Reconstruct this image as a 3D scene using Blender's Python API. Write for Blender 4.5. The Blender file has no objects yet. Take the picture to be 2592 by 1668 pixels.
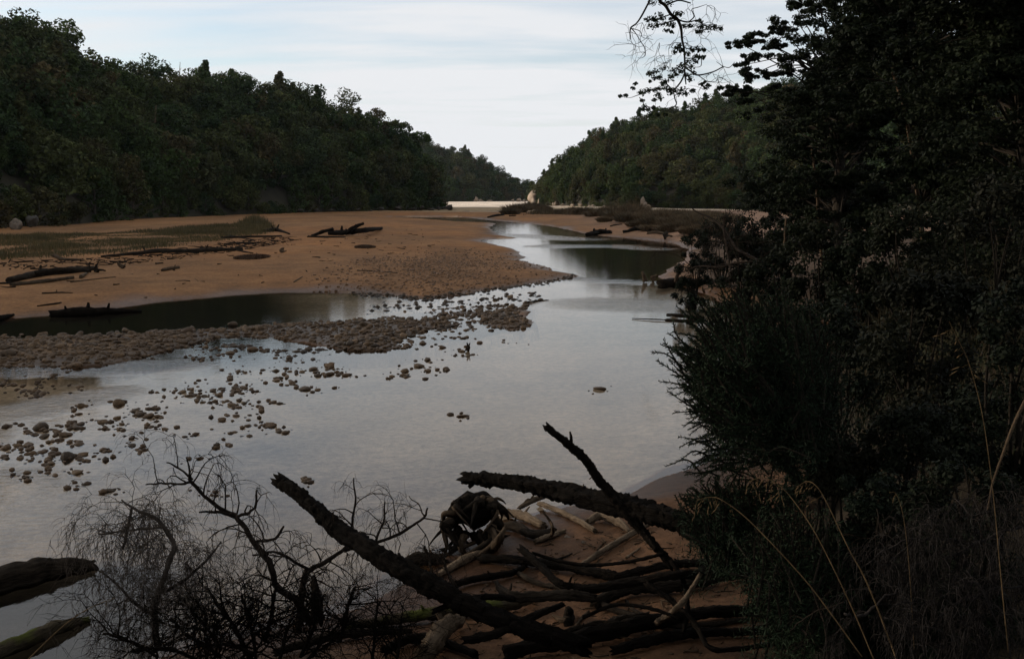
import bpy, math, random
import numpy as np

# ------------------------------------------------------------------ camera, sky, sun, exposure
scene = bpy.context.scene
COL = scene.collection
W_IMG, H_IMG, FPX, HORIZON = 2592.0, 1668.0, 2543.0, 496.0
CAM_H = 3.2
PITCH = math.atan((H_IMG / 2 - HORIZON) / FPX)
cam_data = bpy.data.cameras.new('camera')
cam_data.sensor_width = 36.0
cam_data.lens = FPX / W_IMG * 36.0
cam_data.clip_start = 0.05
cam_data.clip_end = 20000.0
cam = bpy.data.objects.new('camera', cam_data)
COL.objects.link(cam)
cam.location = (0, 0, CAM_H)
cam.rotation_euler = (math.pi / 2 - PITCH, 0, 0)
scene.camera = cam

SUN_EL, SUN_AZ = math.radians(12.5), math.radians(-66.0)      # azimuth from +Y towards +X
world = bpy.data.worlds.new('World')
scene.world = world
world.use_nodes = True
wn, wl = world.node_tree.nodes, world.node_tree.links
wn.clear()
w_out = wn.new('ShaderNodeOutputWorld')
w_bg = wn.new('ShaderNodeBackground')
w_bg.inputs['Strength'].default_value = 0.1
w_sky = wn.new('ShaderNodeTexSky')
w_sky.sky_type = 'NISHITA'
w_sky.sun_disc = False
w_sky.sun_elevation = SUN_EL
w_sky.sun_rotation = SUN_AZ
w_sky.air_density = 1.0
w_sky.dust_density = 1.2
w_tc = wn.new('ShaderNodeTexCoord')
w_sep = wn.new('ShaderNodeSeparateXYZ')
wl.new(w_tc.outputs['Generated'], w_sep.inputs[0])
def wmath(op, a, b=None, c=None):
    n = wn.new('ShaderNodeMath'); n.operation = op
    for i, v in enumerate((a, b, c)):
        if v is None: continue
        if isinstance(v, (int, float)): n.inputs[i].default_value = v
        else: wl.new(v, n.inputs[i])
    return n.outputs[0]
zz = wmath('ADD', wmath('MAXIMUM', w_sep.outputs['Z'], 0.0), 0.10)
u_ = wmath('DIVIDE', w_sep.outputs['X'], zz)
v_ = wmath('DIVIDE', w_sep.outputs['Y'], zz)
w_cmb = wn.new('ShaderNodeCombineXYZ')
wl.new(wmath('MULTIPLY', u_, 0.30), w_cmb.inputs[0])
wl.new(wmath('ADD', wmath('MULTIPLY', v_, 1.15), 2.35), w_cmb.inputs[1])
w_n = wn.new('ShaderNodeTexNoise')
w_n.inputs['Scale'].default_value = 1.6
w_n.inputs['Detail'].default_value = 6.0
w_n.inputs['Roughness'].default_value = 0.52
w_n.inputs['Distortion'].default_value = 0.35
wl.new(w_cmb.outputs[0], w_n.inputs['Vector'])
w_r = wn.new('ShaderNodeValToRGB')
w_r.color_ramp.elements[0].position = 0.36; w_r.color_ramp.elements[0].color = (0.42, 0.42, 0.42, 1)
w_r.color_ramp.elements[1].position = 0.57; w_r.color_ramp.elements[1].color = (0.97, 0.97, 0.97, 1)
wl.new(w_n.outputs['Fac'], w_r.inputs[0])
w_mix = wn.new('ShaderNodeMix'); w_mix.data_type = 'RGBA'
w_hz = wn.new('ShaderNodeMapRange'); w_hz.interpolation_type = 'SMOOTHSTEP'
w_hz.inputs['From Min'].default_value = 0.02; w_hz.inputs['From Max'].default_value = 0.14; w_hz.inputs['To Min'].default_value = 0.6; w_hz.inputs['To Max'].default_value = 0.0
wl.new(w_sep.outputs['Z'], w_hz.inputs['Value'])
wl.new(wmath('MINIMUM', wmath('ADD', w_r.outputs[0], w_hz.outputs[0]), 1.0), w_mix.inputs['Factor'])
w_skyg = wn.new('ShaderNodeMix'); w_skyg.data_type = 'RGBA'; w_skyg.blend_type = 'MULTIPLY'
w_skyg.inputs['Factor'].default_value = 1.0
wl.new(w_sky.outputs[0], w_skyg.inputs['A'])
w_skyg.inputs['B'].default_value = (1.30, 1.52, 1.80, 1)
wl.new(w_skyg.outputs['Result'], w_mix.inputs['A'])
w_mix.inputs['B'].default_value = (8.4, 8.55, 8.8, 1)
wl.new(w_mix.outputs['Result'], w_bg.inputs['Color'])
wl.new(w_bg.outputs[0], w_out.inputs[0])

sun_data = bpy.data.lights.new('sun', 'SUN')
sun_data.energy = 5.0
sun_data.angle = math.radians(3.0)
sun_data.color = (1.0, 0.87, 0.72)
sun = bpy.data.objects.new('sun', sun_data)
COL.objects.link(sun)
sun.rotation_euler = (math.pi / 2 - SUN_EL, 0, math.pi - SUN_AZ)

scene.view_settings.view_transform = 'Standard'
scene.view_settings.look = 'None'
scene.view_settings.exposure = 0.0
scene.view_settings.gamma = 1.0
scene.view_settings.use_curve_mapping = False
scene.render.engine = 'CYCLES'
cy = scene.cycles
cy.max_bounces = 6; cy.diffuse_bounces = 3; cy.glossy_bounces = 3; cy.transmission_bounces = 3
cy.transparent_max_bounces = 12; cy.volume_bounces = 0
cy.caustics_reflective = False; cy.caustics_refractive = False
cy.use_denoising = True
cy.sample_clamp_indirect = 4.0

# ------------------------------------------------------------------ helpers
rng = np.random.default_rng(11)
random.seed(11)
CP, SP = math.cos(PITCH), math.sin(PITCH)
def ray(px, py):
    """world direction through a point of the photograph, scaled to y = 1"""
    a = (px - W_IMG / 2) / FPX; b = -(py - H_IMG / 2) / FPX
    dy = CP + b * SP
    return np.array([a / dy, 1.0, (-SP + b * CP) / dy])
def at(px, py, Y):
    return np.array([0, 0, CAM_H]) + ray(px, py) * Y
def gp(px, py, z=0.0):
    d = ray(px, py)
    return np.array([0, 0, CAM_H]) + d * ((z - CAM_H) / d[2])

def hash2(ix, iy, s):
    h = np.sin(ix * 127.1 + iy * 311.7 + s * 74.7) * 43758.5453
    return h - np.floor(h)
def vnoise(x, y, s=0.0):
    x = np.asarray(x, float); y = np.asarray(y, float)
    ix, iy = np.floor(x), np.floor(y); fx, fy = x - ix, y - iy
    fx = fx * fx * (3 - 2 * fx); fy = fy * fy * (3 - 2 * fy)
    a = hash2(ix, iy, s); b = hash2(ix + 1, iy, s); c = hash2(ix, iy + 1, s); d = hash2(ix + 1, iy + 1, s)
    return (a + (b - a) * fx) * (1 - fy) + (c + (d - c) * fx) * fy - 0.5
def fbm(x, y, s=0.0, o=3):
    r, a, f = 0.0, 1.0, 1.0
    for k in range(o):
        r = r + a * vnoise(np.asarray(x) * f, np.asarray(y) * f, s + k * 3.3); a *= 0.5; f *= 2.03
    return r
def sstep(a, b, x):
    t = np.clip((np.asarray(x, float) - a) / (b - a), 0, 1)
    return t * t * (3 - 2 * t)
def chaikin(P, n=2, closed=True):
    P = np.asarray(P, float)
    for _ in range(n):
        if closed:
            Q = np.roll(P, -1, 0)
            P = np.stack([P * .75 + Q * .25, P * .25 + Q * .75], 1).reshape(-1, P.shape[1])
        else:
            A, B = P[:-1], P[1:]
            M = np.stack([A * .75 + B * .25, A * .25 + B * .75], 1).reshape(-1, P.shape[1])
            P = np.vstack([P[:1], M, P[-1:]])
    return P
def sdist(x, y, P):
    """signed distance to a closed polygon, positive inside"""
    x = np.asarray(x, float).ravel(); y = np.asarray(y, float).ravel()
    best = np.full(x.shape, 1e18); ins = np.zeros(x.shape, bool)
    n = len(P)
    for i in range(n):
        ax, ay = P[i]; bx, by = P[(i + 1) % n]
        ex, ey = bx - ax, by - ay
        L = ex * ex + ey * ey + 1e-12
        wx, wy = x - ax, y - ay
        t = np.clip((wx * ex + wy * ey) / L, 0, 1)
        dx, dy = wx - ex * t, wy - ey * t
        best = np.minimum(best, dx * dx + dy * dy)
        if ay != by:
            c = (ay > y) != (by > y)
            ins ^= c & (x < ex * (y - ay) / (by - ay) + ax)
    d = np.sqrt(best)
    return np.where(ins, d, -d)

def mesh_np(name, V, quads=None, tris=None, smooth=False, mat=None):
    V = np.asarray(V, np.float32).reshape(-1, 3)
    me = bpy.data.meshes.new(name)
    q = np.zeros((0, 4), np.int32) if quads is None else np.asarray(quads, np.int32).reshape(-1, 4)
    t = np.zeros((0, 3), np.int32) if tris is None else np.asarray(tris, np.int32).reshape(-1, 3)
    me.vertices.add(len(V)); me.vertices.foreach_set('co', V.ravel())
    nl = q.size + t.size
    me.loops.add(nl); me.loops.foreach_set('vertex_index', np.concatenate([q.ravel(), t.ravel()]).astype(np.int32))
    me.polygons.add(len(q) + len(t))
    st = np.concatenate([np.arange(len(q)) * 4, q.size + np.arange(len(t)) * 3]).astype(np.int32)
    me.polygons.foreach_set('loop_start', st)
    if smooth: me.polygons.foreach_set('use_smooth', np.ones(len(q) + len(t), bool))
    me.update(calc_edges=True); me.validate()
    if mat: me.materials.append(mat)
    return me
def vattr(me, name, vals):
    a = me.attributes.new(name, 'FLOAT', 'POINT'); a.data.foreach_set('value', np.asarray(vals, np.float32).ravel())
def cattr(me, name, cols):
    a = me.attributes.new(name, 'FLOAT_COLOR', 'POINT')
    c = np.ones((len(cols), 4), np.float32); c[:, :3] = cols
    a.data.foreach_set('color', c.ravel())
def link(name, me, parent=None, loc=None, rot=None, scale=None):
    o = bpy.data.objects.new(name, me); COL.objects.link(o)
    if parent is not None: o.parent = parent
    if loc is not None: o.location = tuple(float(v) for v in loc)
    if rot is not None: o.rotation_euler = tuple(float(v) for v in rot)
    if scale is not None: o.scale = (scale,) * 3 if np.isscalar(scale) else tuple(float(v) for v in scale)
    return o
def tag(o, label=None, cat=None, group=None, kind=None):
    if label: o['label'] = label
    if cat: o['category'] = cat
    if group: o['group'] = group
    if kind: o['kind'] = kind
    return o
def empty(name, loc=(0, 0, 0), rz=0.0, scale=1.0):
    o = bpy.data.objects.new(name, None); COL.objects.link(o)
    o.empty_display_size = 0.3
    o.location = tuple(float(v) for v in loc); o.rotation_euler = (0, 0, float(rz))
    o.scale = (float(scale),) * 3 if np.isscalar(scale) else tuple(float(v) for v in scale)
    return o

class MB:
    """collects quads and triangles for one mesh"""
    def __init__(s): s.V = []; s.Q = []; s.T = []; s.U = []; s.n = 0
    def add(s, V, Q=None, T=None, U=None):
        V = np.asarray(V, float).reshape(-1, 3)
        s.U.append(V if U is None else U)
        if Q is not None and len(Q): s.Q.append(np.asarray(Q, int) + s.n)
        if T is not None and len(T): s.T.append(np.asarray(T, int) + s.n)
        s.V.append(V); s.n += len(V)
    def mesh(s, name, mat, smooth=False, origin=None):
        V = np.vstack(s.V)
        if origin is not None: V = V - np.asarray(origin)
        me = mesh_np(name, V, np.vstack(s.Q) if s.Q else None, np.vstack(s.T) if s.T else None, smooth, mat)
        a = me.attributes.new('bark', 'FLOAT_VECTOR', 'POINT'); a.data.foreach_set('vector', np.vstack(s.U).astype(np.float32).ravel())
        return me
    def build(s, name, mat, parent=None, smooth=False, loc=None):
        org = loc
        if parent is not None and loc is None: org = tuple(parent.location)
        o = link(name, s.mesh(name, mat, smooth, org), parent, loc if parent is None else None)
        return o

def catmull(P, R, per=5):
    P = np.asarray(P, float); R = np.asarray(R, float)
    if len(P) < 3:
        t = np.linspace(0, 1, max(per, 3))
        return P[0] + (P[-1] - P[0]) * t[:, None], R[0] + (R[-1] - R[0]) * t
    E = np.vstack([2 * P[0] - P[1], P, 2 * P[-1] - P[-2]])
    out, rr = [], []
    for i in range(1, len(E) - 2):
        p0, p1, p2, p3 = E[i - 1:i + 3]
        for k in range(per):
            t = k / per
            out.append(.5 * ((2 * p1) + (-p0 + p2) * t + (2 * p0 - 5 * p1 + 4 * p2 - p3) * t * t + (-p0 + 3 * p1 - 3 * p2 + p3) * t ** 3))
            rr.append(R[i - 1] * (1 - t) + R[i] * t)
    out.append(P[-1]); rr.append(R[-1])
    return np.array(out), np.array(rr)
def tube(P, R, sides=8, bark=0.0, seed=0.0, cap=True, rough_end=0.0, rag=0.0):
    """a tapered tube along P; bark is relative relief"""
    P = np.asarray(P, float); R = np.asarray(R, float); n = len(P)
    T = np.gradient(P, axis=0); T /= np.linalg.norm(T, axis=1)[:, None] + 1e-9
    up = np.array([0, 0, 1.0]) if abs(T[0][2]) < 0.9 else np.array([1.0, 0, 0])
    N = np.cross(T, up); bad = np.linalg.norm(N, axis=1) < 0.05
    if bad.any(): N[bad] = np.cross(T[bad], np.array([0.31, 0.95, 0.05]))
    N /= np.linalg.norm(N, axis=1)[:, None] + 1e-9
    for i in range(1, n):
        v = N[i - 1] - T[i] * np.dot(N[i - 1], T[i]); l = np.linalg.norm(v)
        if l > 1e-4: N[i] = v / l
    B = np.cross(T, N)
    a = np.linspace(0, 2 * np.pi, sides, endpoint=False)
    rad = np.repeat(R[:, None], sides, 1)
    if bark:
        s_ = np.cumsum(np.r_[0, np.linalg.norm(np.diff(P, axis=0), axis=1)])
        m = max(R.max(), 1e-4)
        rad = rad * (1 + bark * (1.3 * fbm(s_[:, None] / (m * 3.0) + 0 * a, a[None] * 1.6 + 0 * s_[:, None], seed, 2)
                                 + 0.9 * vnoise(s_[:, None] / (m * 0.7) + 0 * a, a[None] * 3.1 + 0 * s_[:, None], seed + 5)))
    if rag:
        hsh = hash2(np.arange(n)[:, None] * 1.0 + 0 * a[None], np.arange(sides)[None] * 1.0, seed + 2.2)
        rad = rad * (1 + rag * (np.clip(hsh - .55, 0, 1) * 1.3 - .08))
    V = P[:, None] + rad[..., None] * (np.cos(a)[None, :, None] * N[:, None] + np.sin(a)[None, :, None] * B[:, None])
    if rough_end:
        for e, sg in ((0, -1), (-1, 1)):
            V[e] += (T[e] * sg)[None] * (hash2(np.arange(sides), 1.0 * e, seed)[:, None] * rough_end * R[e] * 2)
    V = V.reshape(-1, 3)
    sl = np.cumsum(np.r_[0, np.linalg.norm(np.diff(P, axis=0), axis=1)]); rm = R.mean()
    U = np.stack([np.repeat(sl[:, None], sides, 1) * .16 + seed, rm * np.cos(a)[None] + 0 * sl[:, None], rm * np.sin(a)[None] + 0 * sl[:, None]], -1).reshape(-1, 3)
    i = np.arange(n - 1)[:, None] * sides; j = np.arange(sides)[None]; k = (j + 1) % sides
    Q = np.stack([i + j, i + k, i + sides + k, i + sides + j], -1).reshape(-1, 4)
    Tr = np.zeros((0, 3), int)
    if cap:
        V = np.vstack([V, P[0] - T[0] * R[0] * .05, P[-1] + T[-1] * R[-1] * (.4 if R[-1] < .01 else .05)])
        U = np.vstack([U, U[0], U[-1]])
        c0, c1 = n * sides, n * sides + 1
        jj = np.arange(sides); kk = (jj + 1) % sides; e = (n - 1) * sides
        Tr = np.vstack([np.stack([kk, jj, np.full(sides, c0)], 1), np.stack([e + jj, e + kk, np.full(sides, c1)], 1)])
    return V, Q, Tr, U

# ------------------------------------------------------------------ node material helper
class Mat:
    def __init__(s, name):
        s.m = bpy.data.materials.new(name); s.m.use_nodes = True
        s.t = s.m.node_tree; s.n = s.t.nodes; s.l = s.t.links
        s.b = s.n['Principled BSDF']; s.o = s.n['Material Output']
        s.b.inputs['Specular IOR Level'].default_value = 0.25
    def node(s, typ, **kw):
        n = s.n.new(typ)
        for k, v in kw.items():
            if hasattr(n, k): setattr(n, k, v)
            else: n.inputs[k].default_value = v
        return n
    def lk(s, a, b): s.l.new(a, b)
    def tc(s, which='Object'): return s.node('ShaderNodeTexCoord').outputs[which]
    def pos(s): return s.node('ShaderNodeNewGeometry').outputs['Position']
    def noise(s, vec, scale, detail=4.0, rough=0.55, dist=0.0):
        n = s.node('ShaderNodeTexNoise', Scale=scale, Detail=detail, Roughness=rough, Distortion=dist)
        if vec is not None: s.lk(vec, n.inputs['Vector'])
        return n.outputs['Fac']
    def mapping(s, vec, scale):
        n = s.node('ShaderNodeMapping'); n.inputs['Scale'].default_value = scale
        s.lk(vec, n.inputs['Vector']); return n.outputs[0]
    def ramp(s, fac, stops):
        r = s.node('ShaderNodeValToRGB'); e = r.color_ramp.elements
        while len(e) < len(stops): e.new(0.5)
        for i, (p, c) in enumerate(stops):
            e[i].position = p; e[i].color = (*c, 1) if len(c) == 3 else c
        s.lk(fac, r.inputs[0]); return r.outputs[0]
    def mix(s, fac, a, b, mode='MIX'):
        n = s.node('ShaderNodeMix'); n.data_type = 'RGBA'; n.blend_type = mode
        for key, v in (('Factor', fac), ('A', a), ('B', b)):
            if isinstance(v, (int, float)): n.inputs[key].default_value = v
            elif isinstance(v, tuple): n.inputs[key].default_value = (*v, 1)
            else: s.lk(v, n.inputs[key])
        return n.outputs['Result']
    def math(s, op, a, b=None, c=None):
        n = s.node('ShaderNodeMath'); n.operation = op
        for i, v in enumerate((a, b, c)):
            if v is None: continue
            if isinstance(v, (int, float)): n.inputs[i].default_value = v
            else: s.lk(v, n.inputs[i])
        return n.outputs[0]
    def bump(s, h, strength, dist, target=None):
        n = s.node('ShaderNodeBump'); n.inputs['Strength'].default_value = strength; n.inputs['Distance'].default_value = dist
        s.lk(h, n.inputs['Height']); s.lk(n.outputs[0], (target or s.b).inputs['Normal']); return n
    def color(s, c): s.lk(c, s.b.inputs['Base Color'])
    def rough(s, v):
        if isinstance(v, (int, float)): s.b.inputs['Roughness'].default_value = v
        else: s.lk(v, s.b.inputs['Roughness'])

def leaf_material(name, cols, var=0.5, trans=0.25, spread=None):
    """foliage: hue by tree (object random), value by leaf (random per island)"""
    M = Mat(name)
    oi = M.node('ShaderNodeObjectInfo')
    hue = M.ramp(oi.outputs['Random'], [(i / max(1, len(cols) - 1), c) for i, c in enumerate(cols)])
    isl = M.node('ShaderNodeNewGeometry').outputs['Random Per Island']
    v = M.ramp(isl, [(0, (1 - var,) * 3), (1, (1 + var,) * 3)])
    c = M.mix(1.0, hue, v, 'MULTIPLY')
    n = M.noise(M.tc('Object'), 0.9, 2.0)
    c = M.mix(1.0, c, M.ramp(n, [(0.3, (.65, .65, .65)), (0.7, (1.3, 1.25, 1.1))]), 'MULTIPLY')
    M.color(c); M.rough(0.7)
    M.b.inputs['Specular IOR Level'].default_value = 0.06
    if trans:
        tr = M.node('ShaderNodeBsdfTranslucent'); M.lk(c, tr.inputs['Color'])
        mx = M.node('ShaderNodeMixShader'); mx.inputs[0].default_value = trans
        M.lk(M.b.outputs[0], mx.inputs[1]); M.lk(tr.outputs[0], mx.inputs[2]); M.lk(mx.outputs[0], M.o.inputs[0])
    return M.m
def wood_material(name, dark, light, grain=(3, 3, 30), scale=4.0, bump=0.6, moss=None, rough=0.85):
    M = Mat(name)
    p = M.tc('Object')
    bk = M.node('ShaderNodeAttribute', attribute_name='bark').outputs['Vector']
    n1 = M.noise(p, scale * 2, 5, 0.65, 0.6); n2 = M.noise(bk, scale * 16, 5, 0.65, 0.4)
    f = M.math('ADD', M.math('MULTIPLY', n1, 0.42), M.math('MULTIPLY', n2, 0.58))
    c = M.ramp(f, [(0.36, dark), (0.5, tuple((a + b) / 2 for a, b in zip(dark, light))), (0.66, light)])
    oi = M.node('ShaderNodeObjectInfo').outputs['Random']
    c = M.mix(1.0, c, M.ramp(oi, [(0, (.75, .75, .75)), (1, (1.25, 1.22, 1.18))]), 'MULTIPLY')
    if moss:
        c = M.mix(M.ramp(M.noise(p, scale * 1.3, 3), [(0.5, (0, 0, 0)), (0.62, (1, 1, 1))]), c, moss)
    M.color(c); M.rough(rough); M.bump(M.math('ADD', M.math('MULTIPLY', n1, 0.25), n2), min(1.0, bump + .3), 0.035)
    M.b.inputs['Specular IOR Level'].default_value = 0.02
    return M.m
# ------------------------------------------------------------------ the river and the land around it
def pxpoly(L, z=0.0, sm=2):
    return chaikin([gp(a, b, z)[:2] for a, b in L], sm)
RIVER = pxpoly([(985, 548), (1060, 549), (1150, 548), (1200, 553), (1235, 557), (1290, 562), (1345, 567), (1400, 573), (1450, 585), (1500, 594),
    (1560, 600), (1650, 608), (1730, 620), (1745, 650), (1700, 680), (1668, 704), (1700, 722), (1780, 738), (1850, 757), (1920, 850), (1935, 1000),
    (1880, 1130), (1760, 1192), (1660, 1221), (1590, 1250), (1490, 1266), (1390, 1282), (1290, 1310), (1190, 1345), (1135, 1400), (1075, 1455), (900, 1555),
    (620, 1620), (330, 1690), (100, 1800), (-500, 1900), (-2200, 1850), (-2600, 1000), (-1500, 830), (-500, 822), (0, 806), (100, 799),
    (200, 789), (330, 774), (400, 765), (560, 752), (640, 743), (720, 737), (800, 737), (880, 742), (950, 746), (1010, 750), (1060, 758), (1150, 748), (1260, 731), (1330, 722),
    (1400, 712), (1445, 704), (1456, 697), (1400, 682), (1362, 673), (1322, 662), (1314, 642), (1300, 630), (1250, 620), (1217, 613), (1232, 605),
    (1270, 603), (1308, 603), (1272, 597), (1250, 587), (1238, 576), (1246, 570), (1258, 566), (1200, 564), (1125, 560), (1066, 554), (985, 551)], 0, 2)
STRIP = pxpoly([(1140, 537.5), (1200, 536.8), (1277, 536.6), (1279, 539.6), (1220, 540), (1150, 540)], 0, 1)
BAR = pxpoly([(-900, 890), (-300, 862), (0, 850), (300, 842), (520, 834), (660, 822), (760, 814), (900, 806), (1010, 790), (1120, 776), (1250, 768), (1320, 760),
    (1345, 772), (1300, 800), (1345, 812), (1335, 830), (1260, 838), (1190, 852), (1100, 862), (1030, 880), (960, 888), (880, 884), (800, 868), (700, 856), (600, 852),
    (500, 868), (400, 898), (280, 922), (150, 930), (0, 924), (-300, 935), (-900, 960)], 0.03, 2)
BANK = chaikin([(-7, -4), (-2.2, 0.6), (-0.6, 2.6), (0.55, 3.4), (1.35, 4.4), (1.75, 5.6), (2.35, 7.0), (3.0, 9.0), (4.3, 13), (6.2, 19), (9, 26), (13, 33), (24, 44), (60, 60), (90, -30), (-9, -30)], 2)

def ground_z(x, y):
    sh = np.shape(x)
    x = np.asarray(x, float).ravel(); y = np.asarray(y, float).ravel()
    r = np.hypot(x, y)
    w = np.clip(r * 0.02, 0.03, 0.6)
    jx = x + w * fbm(x / (w * 4), y / (w * 4), 1.0); jy = y + w * fbm(x / (w * 4), y / (w * 4), 2.0)
    d = sdist(jx, jy, RIVER)
    near = r < 400
    ds = np.full(x.shape, -500.0); m = (r > 120) & (r < 400)
    if m.any(): ds[m] = sdist(x[m], y[m], STRIP)
    d = np.maximum(d, ds)
    land = np.clip(-d, 0, None); wat = np.clip(d, 0, None)
    right = sstep(2, 14, x - 0.02 * y) * sstep(28, 50, y) * (1 - sstep(230, 300, y))
    flat = 0.42 * (1 - np.exp(-land / 9.0)) + 0.10 * (1 - np.exp(-land / 0.6)) * sstep(12, 30, y)
    rb = 0.85 * (1 - np.exp(-land / 3.5))
    beach = 0.62 * (1 - np.exp(-land / 3.2))
    nb = 1 - sstep(16, 28, y)
    zl = (flat * (1 - right) + rb * right) * (1 - nb) + beach * nb
    amp = np.clip(land * 0.1, 0, 1)
    zl = zl + amp * (0.10 * fbm(x / 7, y / 9, 4.0) + 0.03 * fbm(x / 1.3, y / 1.5, 5.0)) * sstep(8, 20, r) + np.clip(land, 0, 1) * 0.05 * fbm(x / .7, y / .7, 6.0) * nb
    depth = 0.30 * (1 - np.exp(-wat / 2.5))
    shal = np.clip(-0.03 - depth + 0.09 * fbm(x / 2.6, y / 2.6, 8.0) + 0.03 * fbm(x / .5, y / .5, 9.0), None, -0.02)
    zw = shal * np.clip(wat / 0.35, 0, 1)
    z = np.where(d > 0, zw, zl)
    bm = (y > 5) & (y < 45)
    if bm.any():
        db = np.full(x.shape, -50.0); db[bm] = sdist(jx[bm], jy[bm], BAR)
        leftp = 1 - sstep(-6.5, -1.5, x + 0 * y)
        top = 0.012 + 0.13 * leftp
        zb = top * (1 - np.exp(-np.clip(db, 0, None) / 0.8)) - 0.03 + 0.17 * fbm(x / 1.0, y / 1.8, 12.0) * (1 - .65 * leftp)
        z = np.where(db > 0, np.maximum(z, zb), np.maximum(z, -0.05 - np.clip(-db, 0, 3) * 0.08))  if False else np.where(db > 0, np.maximum(z, zb), z)
    # the bank under and beside the camera
    k = (r < 120)
    if k.any():
        dbk = np.full(x.shape, -50.0); dbk[k] = sdist(x[k], y[k], BANK)
        bt = np.clip(dbk, 0, None)
        z = z + (1 - np.exp(-bt / 0.9)) * (0.95 + 0.25 * np.clip(x / 6, 0, 1) + 0.25 * fbm(x / 1.5, y / 1.5, 14.0)) * (d <= 0)
    return z.reshape(sh)

_cache = {}
def hit(px, py):
    """where the line of sight meets the ground"""
    d = ray(px, py)
    if d[2] >= -1e-4: return np.array([0, 0, CAM_H]) + d * 900.0
    ts = np.geomspace(2.0, 900.0, 260)
    P = np.array([0, 0, CAM_H]) + ts[:, None] * d
    dz = P[:, 2] - ground_z(P[:, 0], P[:, 1])
    i = np.argmax(dz < 0)
    if dz[i] >= 0: return P[-1]
    i = max(i, 1)
    f = dz[i - 1] / (dz[i - 1] - dz[i] + 1e-9)
    p = P[i - 1] + (P[i] - P[i - 1]) * f
    p[2] = float(ground_z(p[0], p[1]))
    return p

# azimuth x range sheet, fine in front and coarse all round
az = np.radians(np.concatenate([np.arange(-180, -46, 4.0), np.arange(-46, -30, .6), np.arange(-30, 30.01, 0.11), np.arange(30.6, 46.5, .6), np.arange(50, 180, 4.0)]))
rr = np.concatenate([[0.15, 0.6, 1.2, 1.8, 2.4], np.geomspace(3.0, 60, 330), np.geomspace(60.8, 420, 130), np.geomspace(430, 1500, 14)])
A, R_ = np.meshgrid(az, rr, indexing='ij')
GX, GY = R_ * np.sin(A), R_ * np.cos(A)
GZ = ground_z(GX, GY)
na, nr = A.shape
ii = np.arange(na)[:, None]; jj = np.arange(nr - 1)[None]
i2 = (ii + 1) % na
Qg = np.stack([ii * nr + jj, i2 * nr + jj, i2 * nr + jj + 1, ii * nr + jj + 1], -1).reshape(-1, 4)
gx, gy, gz = GX.ravel(), GY.ravel(), GZ.ravel()
# what the ground is made of (its own colour, dry; dark reflections painted into the bed)
sand = np.array([.225, .102, .038]); sand_grey = np.array([.18, .098, .046]); gravelc = np.array([.145, .074, .034])
pale = np.array([.74, .60, .47]); beachc = np.array([.088, .045, .023]); bedc = np.array([.56, .44, .32]); soil = np.array([.022, .016, .010]); mid = np.array([.27, .19, .11])
C = np.tile(sand, (len(gx), 1))
def blend(C, col, m): return C * (1 - m[:, None]) + col * m[:, None]
nn = fbm(gx / 6, gy / 6, 21.0, 4)
C = blend(C, sand_grey, np.clip(0.45 + 1.2 * nn + 0.5 * sstep(-14, -24, gx) , 0, 1) * .7)
GRAV = pxpoly([(760, 700), (900, 665), (1050, 635), (1180, 625), (1320, 640), (1470, 690), (1440, 725), (1200, 760), (1050, 770), (900, 750), (800, 735)], 0.2, 2)
gm = sstep(-2.5, 1.5, sdist(gx, gy, GRAV)); C = blend(C, gravelc, sstep(-4, 5, sdist(gx, gy, GRAV) + 5 * nn) * .75)
FARS = sstep(225, 262, gy + 4 * nn)
C = blend(C, mid, sstep(170, 200, gy)); C = blend(C, pale, FARS)
rbm = sstep(4, 16, gx) * sstep(40, 60, gy) * (1 - sstep(175, 200, gy)); C = blend(C, np.array([.27, .165, .11]), rbm * .8)
C = blend(C, np.array([.60, .47, .34]), sstep(6, 14, gx) * sstep(158, 172, gy) * (1 - sstep(225, 240, gy)) * .8)
nb = 1 - sstep(16, 26, gy); C = blend(C, beachc, nb * (gz > 0))
bard = np.full(gx.shape, -50.0); bm = (gy > 5) & (gy < 45); bard[bm] = sdist(gx[bm], gy[bm], BAR)
C = blend(C, np.array([.12, .075, .042]), sstep(-.3, .3, bard))
bed2 = np.array([.34, .245, .16])[None] * (1 - sstep(6.5, 12.5, gy)[:, None]) + bedc[None] * sstep(6.5, 12.5, gy)[:, None]
C = blend(C, bed2, sstep(-0.015, -0.06, gz) * (1 - sstep(-.3, .3, bard)))
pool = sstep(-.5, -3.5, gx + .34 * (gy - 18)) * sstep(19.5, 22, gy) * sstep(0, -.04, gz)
C = blend(C, np.array([.022, .017, .011]), pool)  # bed blackened to paint in the left hill's dark reflection
hill_refl = sstep(1.0, 3.5, gx - .015 * gy) * sstep(34, 41, gy) * (1 - sstep(74, 84, gy)) * sstep(0, -.05, gz)
C = blend(C, np.array([.028, .021, .013]), hill_refl)  # bed colour carries the dark reflection of the right hill
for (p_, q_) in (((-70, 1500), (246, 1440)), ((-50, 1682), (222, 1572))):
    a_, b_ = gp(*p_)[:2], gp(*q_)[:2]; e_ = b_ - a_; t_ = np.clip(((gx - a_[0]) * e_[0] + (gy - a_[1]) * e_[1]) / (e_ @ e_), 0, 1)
    C = blend(C, np.array([.03, .024, .016]), (1 - sstep(.4, 1.0, np.hypot(gx - a_[0] - e_[0] * t_, gy - a_[1] - e_[1] * t_))) * (gz < 0))  # bed darkened round both logs, standing in for their dark reflection
bank_in = np.full(gx.shape, -50.0); k = np.hypot(gx, gy) < 120; bank_in[k] = sdist(gx[k], gy[k], BANK)
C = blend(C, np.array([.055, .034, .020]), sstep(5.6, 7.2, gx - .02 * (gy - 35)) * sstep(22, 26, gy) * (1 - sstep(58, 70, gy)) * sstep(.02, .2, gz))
C = blend(C, soil, sstep(-0.55, -0.05, bank_in))
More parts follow.
